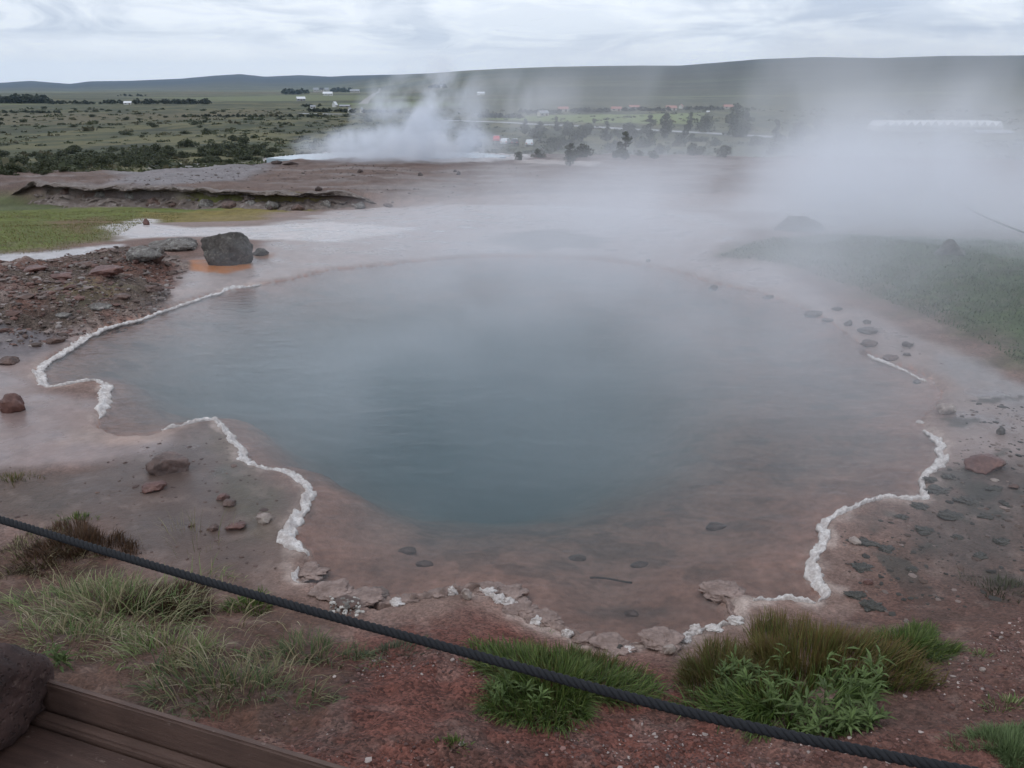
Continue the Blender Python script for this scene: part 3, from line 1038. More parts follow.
gpoly = [P(a, b, .45) for a, b in [(250, 740), (300, 660), (380, 615), (520, 615), (560, 650), (650, 670), (700, 700), (860, 690), (1040, 560), (1150, 800), (700, 900), (300, 840)]]
q = scatter_in(gpoly, 7500, 1.6, .42, 1)
q = q[pool_sd(q[:, 0], q[:, 1]) > .12]
z = H(q[:, 0], q[:, 1])
s = rng.lognormal(math.log(.0042), .5, len(q)).clip(.002, .016)
pebbles('gravel', np.column_stack([q, z + s * .1]), s, palette(len(q), [(.15, .066, .052)] * 5 + [(.10, .05, .042)] * 4 + [(.24, .13, .11)] * 2 + [(.4, .33, .3)], .3),
        'loose red gravel covering the bare ground in front of the pool', 'gravel', M_PEB)
q = scatter_in(RUBBLE, 7000, 1.2, .36, 2)
z = H(q[:, 0], q[:, 1])
s = rng.lognormal(math.log(.015), .6, len(q)).clip(.006, .085)
pebbles('rubble', np.column_stack([q, z]), s, palette(len(q), [(.16, .085, .068)] * 3 + [(.11, .075, .062)] * 3 + [(.22, .17, .15)] * 2 + [(.3, .26, .24)], .3),
        'red and brown broken stone heaped on the bank left of the pool', 'rubble', M_PEB, .5)
q = scatter_in([P(a, b) for a, b in [(850, 310), (900, 330), (950, 400), (1080, 430), (1080, 620), (900, 640), (850, 590), (830, 540), (940, 500), (955, 430), (930, 390)]], 900, 1.8, .45, 3)
q = q[pool_sd(q[:, 0], q[:, 1]) > .1]
z = H(q[:, 0], q[:, 1])
s = rng.lognormal(math.log(.009), .6, len(q)).clip(.004, .035)
pebbles('algae_flakes', np.column_stack([q, z]), s, palette(len(q), [(.045, .04, .034)] * 4 + [(.1, .065, .05)] * 2 + [(.2, .15, .13)], .3),
        'dark crusty flakes and chips strewn over the right shore', 'debris', M_PEB, .35)
q = scatter_in([P(a, b) for a, b in [(-60, 470), (60, 470), (150, 440), (220, 440), (290, 520), (280, 590), (120, 560), (-60, 530)]], 260, 1.2, .45, 4)
z = H(q[:, 0], q[:, 1])
s = rng.lognormal(math.log(.007), .6, len(q)).clip(.003, .03)
pebbles('mud_chips', np.column_stack([q, z]), s, palette(len(q), [(.1, .06, .05)] * 4 + [(.16, .1, .08)] * 2, .3),
        'small brown chips scattered over the wet mud at the left', 'debris', M_PEB, .4)
q = scatter_in([P(a, b, .1) for a, b in [(330, 590), (358, 592), (365, 615), (340, 622), (325, 612)]], 60, None, .5, 5)
z = H(q[:, 0], q[:, 1])
pebbles('mineral_nodules', np.column_stack([q, z + .03]), rng.uniform(.006, .014, len(q)), palette(len(q), [(.5, .47, .43)] * 3 + [(.2, .18, .16)] * 2),
        'pale pea sized nodules clustered on dark rock at the front left shore', 'pebbles', M_PEB, .8)
q = scatter_in([P(a, b, -.9) for a, b in [(-20, 184), (100, 180), (250, 165), (520, 165), (560, 180), (420, 198), (300, 194)]], 900, .3, .42, 6)
z = H(q[:, 0], q[:, 1])
s = rng.lognormal(math.log(.03), .5, len(q)).clip(.015, .12)
pebbles('mound_stones', np.column_stack([q, z]), s, palette(len(q), [(.1, .075, .065)] * 3 + [(.2, .16, .145)] * 2, .3),
        'loose stones strewn over the brown sinter mound', 'rubble', M_PEB, .45)


# ================================================================== ERODED BANK (overhanging crust over a dark recess)
def ledge():
    xs = np.arange(-21.5, -3.0, .06)
    yb = np.interp(xs, BX, BY) + (fbm(xs * .35, xs * 0 + 3, 3, 40) - .5) * 1.4
    amp = sstep(-21.5, -19, xs) * (1 - sstep(-6.5, -3.2, xs))
    # profile: (offset toward viewer, height above foot)
    n = len(xs)
    top = H(xs, yb + .7)
    lowz = H(xs, yb - .9)
    hgt = np.maximum(top - lowz, .15)
    over = (fbm(xs * .9, xs * 0 + 1, 4, 300)) * .9 - .25
    prof = []
    nz = lambda s, k: (fbm(xs * 2.3, xs * 0 + s, 5, 301 + s) - .5) * k * 1.8
    rows = [(.9, top - .08), (.35, top + .02 + nz(1, .05)), (-.15 - over * .45, top + .03 + nz(2, .07)), (-.22 - over * .5 + nz(3, .15), top - .03 + nz(4, .06)),
            (-.1 - over * .3, top - .09), (.22 + nz(5, .1), top - .14), (.16 + nz(6, .3), lowz + hgt * .55), (-.15 + nz(7, .4), lowz + hgt * .35 + nz(8, .1)),
            (-.5 + nz(9, .5), lowz + hgt * .14 + nz(10, .08)), (-1.1 + nz(11, .3), lowz - .12)]
    fine = []
    for j in range(len(rows) - 1):
        for q in np.linspace(0, 1, 5)[:-1]:
            dy = np.broadcast_to(rows[j][0], (n,)) * (1 - q) + np.broadcast_to(rows[j + 1][0], (n,)) * q
            zz = rows[j][1] * (1 - q) + rows[j + 1][1] * q
            jj = j + q
            k_ = .34 * sstep(.6, 4.5, jj) + .03
            dy = dy + (fbm(xs * 1.6, xs * 0 + jj * .9, 5, 330) - .5) * k_ * 1.5 - k_ * .35 * (fbm(xs * 5, xs * 0 + jj * 1.6, 4, 332) > .55)
            zz = zz + (fbm(xs * 2.4, xs * 0 + jj * 1.1, 5, 331) - .5) * k_ * .35
            fine.append((dy, zz))
    fine.append(rows[-1])
    rows = fine
    M = len(rows)
    V = np.zeros((n, M, 3))
    for j, (dy, zz) in enumerate(rows):
        V[:, j, 0] = xs + (fbm(xs * 2, xs * 0 + j * .25, 3, 320) - .5) * .2
        V[:, j, 1] = yb + dy
        V[:, j, 2] = zz * amp + (lowz - .3) * (1 - amp)
    i = np.arange(n - 1)[:, None] * M
    j = np.arange(M - 1)[None]
    f = np.stack([i + j, i + j + 1, i + M + j + 1, i + M + j], -1).reshape(-1, 4)
    me = mesh('eroded_bank', V.reshape(-1, 3), f)
    t = NT('eroded_bank')
    p = t.pos()
    a = t.noise(1.1, 6, .65, p)
    b = t.noise(5, 6, .65, p)
    c = t.mix(t.map(a, .35, .65, 0, 1), (.085, .062, .05, 1), (.19, .155, .135, 1))
    c = t.mix(t.map(b, .52, .66, 0, .7), c, (.3, .26, .24, 1))
    t.bsdf(c, .85, t.bump(t.math('ADD', a, b), .8, .08))
    o = link('eroded_bank', me, t.m)
    tag(o, 'eroded earth bank with overhanging crust at the foot of the sinter mound', 'bank', None, 'structure')


ledge()


for k, (a, b, w_, h_) in enumerate([(70, 200, 14, 6), (110, 203, 16, 6), (140, 198, 13, 6), (165, 204, 18, 6), (200, 203, 20, 7), (222, 199, 18, 7), (250, 201, 16, 6), (268, 205, 13, 5),
                                    (290, 201, 15, 5), (318, 203, 14, 5), (340, 200, 12, 5), (128, 208, 9, 4), (185, 209, 9, 4), (236, 208, 10, 4), (372, 199, 12, 4), (400, 201, 10, 4)]):
    x_ = (a - 512) / F * 32.0
    y_ = float(np.interp(x_, BX, BY)) - random.uniform(.25, 1.0)
    rock('rock', a, b, w_, h_, [M_ROCK_LICHEN, M_ROCK_BROWN][k % 3 == 0], 'rough grey brown block fallen at the foot of the eroded bank', 'blocks fallen from the eroded bank', sub=4, flat=1.2, base=(x_, y_, H1(x_, y_)))
for k in [i for i in range(34) if i % 3 != 1 or i in (10, 22, 31)]:
    a, b = [(362, 604), (378, 608), (396, 603), (410, 602), (425, 600), (440, 597), (455, 595), (470, 594), (485, 595), (498, 600), (512, 607), (524, 615), (540, 624), (556, 631), (570, 638), (584, 645),
            (598, 650), (614, 653), (630, 652), (648, 651), (664, 650), (684, 640), (700, 634), (716, 630), (735, 622), (733, 608), (725, 600), (303, 578), (318, 590), (332, 598), (372, 598), (492, 592), (505, 600), (546, 627)][k]
    white = k in (2, 6, 9, 12, 14, 18, 21, 23, 24, 10, 22, 31)
    rock('sinter_lump', a + random.uniform(-3, 3), b + random.uniform(-1, 4), random.uniform(14, 20) if white else random.uniform(22, 58), random.uniform(7, 12), M_CRUST if white else M_CRUST_PINK,
         'white knob of sinter on the front shore' if white else 'pinkish grey knob of sinter on the front shore',
         'white sinter knobs' if white else 'pinkish sinter knobs', 'sinter knob', sub=5, planes=2, flat=.55, sink=.5, rgh=.3)


# ================================================================== GRASS
def grass_mesh(name, xy, hgt, width, lean, cols, bend=.6, seed=0, dirs=None, zoff=-.005, tipc=None):
    r_ = np.random.default_rng(seed)
    n = len(xy)
    z = H(xy[:, 0], xy[:, 1]) + zoff
    a = r_.uniform(0, 2 * math.pi, n) if dirs is None else dirs
    hh = np.asarray(hgt)
    wd = np.asarray(width)
    ln = np.asarray(lean)
    d = np.stack([np.cos(a), np.sin(a)], -1)
    tw = a + math.pi / 2 + r_.uniform(-.9, .9, n)
    sd = np.stack([np.cos(tw), np.sin(tw)], -1)
    L = np.array([0, .3, .6, .85, 1.0])
    W = np.array([.8, 1, .8, .45, .06])
    V = np.zeros((n, 5, 2, 3))
    for k in range(5):
        th = ln * (.35 + bend * 1.3 * L[k])
        hor = hh * L[k] * np.sin(th)
        ver = hh * L[k] * np.cos(th)
        for s in (0, 1):
            sg = (s - .5) * wd * W[k]
            V[:, k, s, 0] = xy[:, 0] + d[:, 0] * hor + sd[:, 0] * sg
            V[:, k, s, 1] = xy[:, 1] + d[:, 1] * hor + sd[:, 1] * sg
            V[:, k, s, 2] = z + ver
    b = (np.arange(n) * 10)[:, None, None]
    q = np.array([[0, 1, 3, 2], [2, 3, 5, 4], [4, 5, 7, 6], [6, 7, 9, 8]])[None]
    me = mesh(name, V.reshape(-1, 3), (b + q).reshape(-1, 4))
    c = np.repeat(cols[:, None, :], 10, 1)
    if tipc is not None:
        w_ = np.repeat(L, 2)[None, :, None] ** 2 * .7
        c = c * (1 - w_) + np.asarray(tipc)[None, None] * w_
    vcol(me, 'tint', c.reshape(-1, 3))
    return me


GREEN = [(.075, .12, .028), (.10, .155, .034), (.06, .09, .024), (.15, .19, .055)]
OLIVE = [(.085, .10, .028), (.12, .105, .034), (.065, .08, .022), (.16, .115, .045)]
DRY = [(.30, .26, .15), (.23, .19, .11), (.17, .17, .08), (.36, .32, .21)]
PALEG = [(.13, .20, .06), (.19, .25, .09), (.09, .13, .045), (.27, .28, .14)]
BROWN = [(.085, .05, .03), (.065, .04, .025), (.11, .07, .04)]


def tuft(px, py, rx, ry, n, h, colset, label, cat='grass', seed=0, lean=(.2, 1.0), width=.0045, name='grass_tuft', group=None, out=.8, tip=None, mat=None, pw=.5, extra=None):
    """an elliptical clump with blades leaning outward, radii in pixels"""
    r_ = np.random.default_rng(seed + 500)
    c = G(px, py)
    d = depth_of(c)
    el = math.atan2(CAM_Z - c[2], c[1])
    wx, wy = rx * d / F, ry * d / F / math.sin(el)
    rad = r_.uniform(0, 1, n) ** pw
    stray = r_.uniform(0, 1, n) < .06
    rad = np.where(stray, 1 + np.abs(r_.normal(0, .09, n)), rad)
    a = r_.uniform(0, 2 * math.pi, n)
    lob = 1 + .3 * np.sin(a * 3 + seed) + .18 * np.sin(a * 5 + seed * 2)
    xy = np.stack([c[0] + np.cos(a) * rad * wx * lob, c[1] + np.sin(a) * rad * wy * lob], -1)
    keep = fbm(xy[:, 0] * 11, xy[:, 1] * 11, 3, seed + 40) + r_.uniform(-.12, .12, n) > .40
    xy, a, rad = xy[keep], a[keep], rad[keep]
    m = len(xy)
    dirs = a + r_.normal(0, 1.0 - out * .6, m)
    hh = h * r_.uniform(.5, 1.15, m) * np.maximum(.3, np.where(rad > 1, .75, 1.05) - .35 * rad)
    ln = r_.uniform(lean[0], lean[1], m) * (.5 + .7 * rad)
    cols = np.array(colset)[r_.integers(0, len(colset), m)] * r_.uniform(.75, 1.25, (m, 1))
    me = grass_mesh(name, xy, hh, width * r_.uniform(.6, 1.3, m), ln, cols, .6, seed, dirs, tipc=tip)
    o = link(name, me, mat or M_LEAF)
    return tag(o, label, cat, group)


tuft(552, 694, 76, 43, 6400, .14, GREEN + OLIVE[:1], 'dense green grass clump in the middle foreground under the rope', seed=1, lean=(.15, 1.25), width=.005)
tuft(570, 668, 58, 22, 2200, .12, OLIVE + GREEN[:1], 'olive brown grass on the back of the middle foreground clump', seed=2, lean=(.1, .8))
tuft(810, 668, 82, 44, 7500, .19, OLIVE + GREEN + BROWN[2:], 'tall olive brown sedge clump at the front right shore', seed=3, lean=(.05, .7), width=.004, tip=(.2, .12, .045))
tuft(722, 678, 38, 34, 3000, .16, OLIVE + BROWN[2:] + GREEN[:3], 'dark brown sedge on the left of the front right clump', seed=4, lean=(.1, .85), width=.004, tip=(.15, .1, .04))
tuft(785, 712, 78, 28, 3000, .16, GREEN + PALEG[:1], 'long green grass blades along the front of the big right clump', seed=25, lean=(.3, 1.3), width=.006)
tuft(905, 650, 42, 22, 2400, .11, GREEN + OLIVE[:1], 'small green grass tuft right of the big sedge clump', seed=5, lean=(.2, 1.1))
tuft(1012, 752, 40, 26, 4200, .07, [(.15, .21, .09), (.18, .24, .11), (.12, .17, .075)], 'pale green cushion of fine grass at the bottom right', seed=6, lean=(.1, .9), width=.003)
tuft(75, 519, 17, 5, 260, .055, GREEN, 'tiny green tuft on the mud behind the rope at the left', seed=7)
tuft(80, 546, 46, 17, 2600, .10, BROWN + [(.10, .055, .03), (.12, .065, .035)], 'brown heather-like tuft on the mud above the rope at left', seed=8, lean=(.1, .7))
tuft(30, 560, 62, 22, 1600, .10, BROWN + DRY[:2] + OLIVE[:1], 'dry brown grass mat at the left edge below the rope', seed=9, lean=(.5, 1.5))
tuft(172, 606, 40, 18, 2400, .12, BROWN, 'dark brown dead clump beside pale grass left of the shore', seed=10, lean=(.1, .9))
tuft(115, 612, 95, 46, 1700, .20, PALEG + DRY[:3], 'sprawling pale green grass in the left foreground', seed=11, lean=(.5, 1.5), width=.005, out=.3)
tuft(120, 620, 110, 52, 420, .26, DRY, 'long bleached grass stalks lying over the pale left foreground grass', seed=26, lean=(.5, 1.6), width=.005, out=.1)
tuft(230, 680, 80, 26, 260, .2, DRY, 'bleached grass stalks among the grey green deck edge grass', seed=27, lean=(.3, 1.5), width=.0045, out=.1)
tuft(60, 640, 60, 20, 500, .16, DRY + PALEG[:2], 'thin straw coloured grass behind the lava rock', seed=12, lean=(.6, 1.5), out=.2)
tuft(165, 655, 60, 24, 700, .16, PALEG[:2] + DRY + OLIVE[:1], 'straggling straw grass above the timber deck', seed=13, lean=(.5, 1.45), out=.2)
tuft(220, 690, 85, 26, 800, .14, [(.08, .12, .045), (.12, .16, .065), (.06, .09, .035)] + DRY[1:3], 'grey green grass along the deck edge', seed=14, lean=(.4, 1.3), out=.3)
tuft(310, 655, 62, 20, 650, .12, [(.075, .11, .042), (.11, .14, .06)] + DRY[1:2], 'grey green grass patch beside the red gravel', seed=15, lean=(.4, 1.3), out=.3)
tuft(250, 606, 22, 12, 500, .08, GREEN, 'small bright green tuft by the rope near the front left shore', seed=16, lean=(.2, 1.0))
tuft(390, 652, 40, 12, 500, .06, [(.07, .085, .05), (.09, .1, .06)], 'thin low grass patch on gravel under the rope', seed=17, lean=(.4, 1.3))
tuft(455, 744, 14, 6, 120, .04, GREEN, 'tiny green seedling tuft on the red gravel', seed=18)
tuft(10, 480, 24, 8, 260, .06, OLIVE, 'low olive tuft on mud at the left edge above the rope', seed=19)
tuft(1005, 590, 30, 16, 420, .07, [(.07, .075, .045), (.1, .1, .07)], 'sparse dull green plants at the right edge', seed=20)
tuft(980, 655, 9, 5, 70, .04, PALEG, 'tiny pale plant beside the small white stone', seed=21)
tuft(1005, 706, 22, 9, 150, .05, PALEG + OLIVE[:1], 'thin pale plants above the pale green cushion', seed=22)
tuft(545, 632, 8, 4, 50, .05, PALEG, 'wisp of grass on the front crust lip', seed=23)
tuft(190, 540, 40, 16, 90, .22, DRY, 'few tall dry stalks rising behind the rope at left', seed=24, lean=(.15, .8), width=.003)


def herb(px, py, n, rx, ry, h, label, seed):
    """leafy sprigs: stems carrying pairs of lance shaped leaves"""
    r_ = np.random.default_rng(seed)
    c = G(px, py)
    d = depth_of(c)
    el = math.atan2(CAM_Z - c[2], c[1])
    wx, wy = rx * d / F, ry * d / F / math.sin(el)
    V, Fc, C = [], [], []
    for i in range(n):
        a, rd = r_.uniform(0, 6.28), r_.uniform(0, 1) ** .5
        bx, by = c[0] + math.cos(a) * rd * wx, c[1] + math.sin(a) * rd * wy
        bz = H1(bx, by)
        hh = h * r_.uniform(.6, 1.1)
        la, lm = r_.uniform(0, 6.28), r_.uniform(.1, .8)
        up = np.array([math.cos(la) * math.sin(lm), math.sin(la) * math.sin(lm), math.cos(lm)])
        pth = [np.array([bx, by, bz]) + up * hh * k + np.array([0, 0, -.15 * hh * k * k * lm]) for k in np.linspace(0, 1, 6)]
        v, f = tube(pth, np.linspace(.0022, .001, 6), 4, False)
        base = len(V)
        V += [tuple(p) for p in v]
        Fc += [tuple(k + base for k in q) for q in f]
        cc = np.array([.115, .165, .055]) * r_.uniform(.7, 1.3)
        C += [tuple(cc * .8)] * len(v)
        for k in range(r_.integers(9, 15)):
            tt = r_.uniform(.3, 1.0)
            o = pth[0] + (pth[-1] - pth[0]) * tt
            az = r_.uniform(0, 6.28)
            elv = r_.uniform(.1, 1.15)
            dr = np.array([math.cos(az) * math.cos(elv), math.sin(az) * math.cos(elv), math.sin(elv)])
            sd = np.cross(dr, [0, 0, 1.0])
            sd /= np.linalg.norm(sd) + 1e-9
            ll, ww = r_.uniform(.045, .085), r_.uniform(.0045, .0075)
            dn = np.array([0, 0, -1.0])
            pts = [o, o + dr * ll * .45 + sd * ww, o + dr * ll * .5 - dn * .004, o + dr * ll * .45 - sd * ww, o + dr * ll + dn * ll * .25]
            base = len(V)
            V += [tuple(p) for p in pts]
            Fc += [(base, base + 1, base + 2), (base, base + 2, base + 3), (base + 1, base + 4, base + 2), (base + 2, base + 4, base + 3)]
            C += [tuple(cc * r_.uniform(.85, 1.25))] * 5
    me = mesh('leafy_herb', V, Fc, False)
    vcol(me, 'tint', np.array(C))
    return tag(link('leafy_herb', me, M_LEAF), label, 'plant')


herb(790, 705, 24, 88, 28, .19, 'leafy green herb growing through the front of the big right clump', 31)
herb(735, 690, 16, 22, 10, .14, 'pale leafy sprigs at the left front of the big right clump', 32)
herb(835, 730, 30, 45, 14, .09, 'low leafy herb trailing below the big right clump', 33)
herb(58, 664, 4, 10, 4, .06, 'small bright green herb between the lava rock and the deck', 34)
herb(515, 705, 9, 30, 14, .08, 'low leafy plants at the left foot of the middle grass clump', 35)

# meadow and moss: too many blades to count
mp_ = [G(a, b) for a, b in [(-60, 214), (60, 212), (150, 211), (190, 214), (140, 224), (108, 241), (60, 252), (-60, 259)]]
xy = scatter_in(mp_, 26000, .6, .34, 40)
cols = np.array([(.16, .175, .05), (.13, .155, .045), (.23, .19, .08), (.18, .13, .065)])[rng.integers(0, 4, len(xy))]
tag(link('meadow_grass', grass_mesh('meadow_grass', xy, rng.uniform(.02, .065, len(xy)), rng.uniform(.006, .013, len(xy)), rng.uniform(.3, 1.4, len(xy)), cols, seed=41), M_LEAF),
    'green meadow grass left of the pale stream', 'grass', None, 'stuff')
xy = scatter_in(MOSS, 34000, .7, .36, 42)
cols = np.array([(.05, .085, .03), (.065, .105, .04), (.04, .065, .025), (.085, .11, .05)])[rng.integers(0, 4, len(xy))]
tag(link('moss_bank_grass', grass_mesh('moss_bank_grass', xy, rng.uniform(.02, .06, len(xy)), rng.uniform(.006, .012, len(xy)), rng.uniform(.3, 1.4, len(xy)), cols, seed=43), M_LEAF),
    'mossy green grass covering the bank in the steam right of the pool', 'grass', None, 'stuff')


# ================================================================== ROPE, DECK, LAVA ROCK
def rope(px, zz, R, label, strands=3):
    pts = np.array([P(a, b, z_) for (a, b), z_ in zip(px, zz)])
    seg = np.linalg.norm(np.diff(pts, axis=0), axis=1)
    L = np.concatenate([[0], np.cumsum(seg)])
    n = int(L[-1] / .006)
    s = np.linspace(0, L[-1], n)
    C = np.stack([np.interp(s, L, pts[:, k]) for k in range(3)], 1)
    for _ in range(6):
        ker = np.ones(41) / 41
        pad = np.pad(C, ((20, 20), (0, 0)), mode='reflect', reflect_type='odd')
        C = np.stack([np.convolve(pad[:, k], ker, 'valid') for k in range(3)], 1)
    T = np.gradient(C, axis=0)
    T /= np.linalg.norm(T, axis=1)[:, None]
    A = np.cross(T, [0, 0, 1.0])
    A /= np.linalg.norm(A, axis=1)[:, None]
    B = np.cross(T, A)
    V, Fc = [], []
    pitch = R * 4.4
    for k in range(strands):
        ph = s / pitch * 2 * math.pi + k * 2 * math.pi / strands
        Q = C + (np.cos(ph)[:, None] * A + np.sin(ph)[:, None] * B) * R * .5
        v, f = tube(Q, R * .52, 8)
        b = len(V)
        V += [tuple(p) for p in v]
        Fc += [tuple(i + b for i in q) for q in f]
    t = NT('rope')
    f1 = t.noise(160, 3, .6, t.obj())
    t.bsdf(t.mix(f1, (.008, .009, .011, 1), (.021, .022, .026, 1)), .8, t.bump(f1, .6, .002), .3)
    o = link('barrier_rope', mesh('barrier_rope', V, Fc), t.m)
    tag(o, label, 'rope')
    return C


RC = rope([(-330, 440), (-150, 479), (0, 519), (120, 556), (240, 591), (330, 616), (480, 656), (600, 690), (700, 716), (830, 745), (960, 771), (1160, 806)],
          [1.18, 1.14, 1.11, 1.09, 1.07, 1.06, 1.05, 1.05, 1.06, 1.08, 1.1, 1.14], .0155, 'thick dark twisted barrier rope crossing the foreground')
for c, l in ((RC[4], 'rusty iron stake holding the left end of the barrier rope'), (RC[-5], 'rusty iron stake holding the right end of the barrier rope')):
    root = empty('rope_stake', (c[0], c[1], H1(c[0], c[1])))
    hh = c[2] - root.location[2]
    v, f = tube([(0, 0, -.2), (0, 0, hh * .5), (0, 0, hh + .05)], .012, 10)
    mt_ = mat_plain('rusty_iron', (.09, .05, .035), .8, .4, 20)
    link('stake', mesh('stake', v, f), mt_, root)
    an = np.linspace(0, 2 * math.pi, 17)
    v, f = tube([(math.cos(a) * .026, 0, hh + math.sin(a) * .026) for a in an], .005, 6)
    link('ring', mesh('ring', v, f), mt_, root)
    tag(root, l, 'stake')

# second, far rope in the steam at the right
g1, g2 = G(1085, 300), G(940, 216)
pr = []
for k in np.linspace(0, 1, 40):
    x_, y_ = g1[0] + (g2[0] - g1[0]) * k, g1[1] + (g2[1] - g1[1]) * k
    pr.append((x_, y_, g1[2] + (g2[2] - g1[2]) * k + .55 - .12 * 4 * k * (1 - k)))
v, f = tube(pr, .014, 8)
tag(link('far_rope', mesh('far_rope', v, f), mat_plain('far_rope', (.03, .03, .035), .8)), 'thin dark rope running into the steam at the right edge', 'rope')
for c, l in ((pr[0], 'stake of the far rope outside the right edge'), (pr[-1], 'stake of the far rope standing in thick steam')):
    zz = H1(c[0], c[1])
    v, f = tube([(0, 0, -.2), (0, 0, c[2] - zz), (0, 0, c[2] - zz + .04)], .014, 8)
    o = link('rope_stake', mesh('rope_stake', v, f), mat_plain('far_stake', (.05, .04, .035), .8))
    o.location = (c[0], c[1], zz)
    tag(o, l, 'stake')


def wood(name, a, b):
    t = NT(name)
    o = t.obj()
    mp = t.n('ShaderNodeMapping')
    mp.inputs['Scale'].default_value = (1.2, 14, 14)
    t.l(o, mp.inputs['Vector'])
    f1 = t.noise(4, 6, .65, mp.outputs[0], .6)
    f2 = t.noise(30, 4, .6, mp.outputs[0])
    f3 = t.noise(3.5, 4, .6, o)
    c = t.mix(t.map(f1, .3, .7, 0, 1), c4(a), c4(b))
    c = t.mix(t.map(f3, .45, .7, 0, .55), c, c4([k * .55 for k in a]))
    c = t.mix(t.map(t.noise(45, 3, .6, o), .66, .74, 0, .5), c, (.25, .19, .16, 1))
    t.bsdf(c, .6, t.bump(t.math('ADD', f1, f2), .5, .006))
    return t.m


def deck():
    zt = 1.02
    a, b = P(46, 676, zt), P(352, 767, zt)
    d = np.array([b[0] - a[0], b[1] - a[1]])
    ang = math.atan2(d[1], d[0])
    Lh = np.linalg.norm(d)
    root = empty('timber_deck', (a[0], a[1], 0), ang)       # local x runs along the edge, local -y toward the viewer
    zg = H1(a[0], a[1])
    M1, M2 = wood('deck_edge', (.072, .040, .030), (.115, .068, .052)), wood('deck_board', (.045, .022, .016), (.08, .043, .032))

    def bevbox(name, x0, x1, y0, y1, z0, z1, m, bev=.006):
        import bmesh
        bm = bmesh.new()
        bmesh.ops.create_cube(bm, size=1)
        for v in bm.verts:
            v.co = Vector(((v.co.x + .5) * (x1 - x0) + x0, (v.co.y + .5) * (y1 - y0) + y0, (v.co.z + .5) * (z1 - z0) + z0))
        bmesh.ops.bevel(bm, geom=bm.edges[:], offset=bev, segments=2, affect='EDGES')
        me = bpy.data.meshes.new(name)
        bm.to_mesh(me)
        bm.free()
        return link(name, me, m, root)
    bevbox('edge_board', -1.6, Lh + 1.2, -.024, 0, zt - .45, zt, M1, .006)
    bevbox('support_beam', -1.6, Lh + 1.2, -.07, -.028, zt - .4, zt - .10, M1, .008)
    y = -.075
    for i, w_ in enumerate((.33, .2, .2, .2)):
        bevbox('deck_board', -1.6, Lh + 1.2, y - w_, y, zt - .16, zt - .12, M2, .005)
        y -= w_ + .012
    for xx in (-1.5, -.1, Lh, Lh + 1.1):
        bevbox('post', xx, xx + .09, -.9, -.12, zt - .6, zt - .165, M2, .005)
    tag(root, 'weathered brown timber deck with a raised edge board', 'deck')
    # mossy lava rock on the deck's left end
    o = link('lava_rock', rock_mesh('lava_rock', .26, .24, .22, 909, 5, 9, .13), M_LAVA_DECK)
    p = P(-22, 722, zt - .02)
    o.location = (p[0] - .06, p[1] + .02, zt + .0)
    tag(o, 'dark purplish lava rock resting on the timber deck', 'rock')


deck()


# ================================================================== SHRUBS AND TREES
def leaf_cloud(r_, centres, radii, n, size, cols):
    V, Fc, C = [], [], []
    cen = np.array(centres)
    w_ = np.array(radii) ** 2
    w_ = w_ / w_.sum()
    idx = r_.choice(len(cen), n, p=w_)
    for i in range(n):
        k = idx[i]
        d = r_.normal(size=3)
        d /= np.linalg.norm(d)
        p = cen[k] + d * radii[k] * r_.uniform(.55, 1.05) * np.array([1, 1, .85])
        p[2] = max(p[2], .01)
        a = r_.normal(size=3)
        a /= np.linalg.norm(a)
        b = np.cross(a, r_.normal(size=3))
        b /= np.linalg.norm(b) + 1e-9
        s = size * r_.uniform(.6, 1.4)
        base = len(V)
        V += [tuple(p + a * s), tuple(p + b * s * .6), tuple(p - a * s), tuple(p - b * s * .6)]
        Fc.append((base, base + 1, base + 2, base + 3))
        c = np.array(cols[r_.integers(0, len(cols))]) * r_.uniform(.7, 1.3) * (.85 + .3 * ((k * 7) % 5) / 5)
        C += [tuple(c)] * 4
    return V, Fc, C


SHRUB_COL = [(.062, .074, .038), (.075, .088, .042), (.052, .062, .034), (.095, .10, .054)]


def shrub_mesh(seed, n=700):
    r_ = np.random.default_rng(seed)
    cen, rad = [], []
    for k in range(r_.integers(6, 11)):
        a, d = r_.uniform(0, 6.28), r_.uniform(0, .75)
        cen.append((math.cos(a) * d, math.sin(a) * d, r_.uniform(.15, .75) * (1 - .45 * d)))
        rad.append(r_.uniform(.22, .42))
    V, Fc, C = leaf_cloud(r_, cen, rad, n, .075, SHRUB_COL)
    for k in range(5):
        v, f = tube([(0, 0, -.1), np.array(cen[k]) * .5, cen[k]], [.03, .02, .01], 4, False)
        b = len(V)
        V += [tuple(p) for p in v]
        Fc += [tuple(i + b for i in q) for q in f]
        C += [(.05, .04, .03)] * len(v)
    me = mesh('shrub', V, Fc, False)
    vcol(me, 'tint', np.array(C))
    me.materials.append(M_LEAF)
    return me


SHRUBS = [shrub_mesh(900 + k) for k in range(7)]


def put_shrub(px, py, wpx, hpx, label, group):
    g = G(px, py)
    d = depth_of(g)
    o = bpy.data.objects.new('shrub', SHRUBS[random.randrange(7)])
    COL.objects.link(o)
    o.location = (g[0], g[1], g[2] - .05)
    w_ = wpx * d / F * .5
    o.scale = (w_, w_, hpx * d / F)
    o.rotation_euler = (0, 0, random.uniform(0, 6.28))
    return tag(o, label, 'shrub', group)


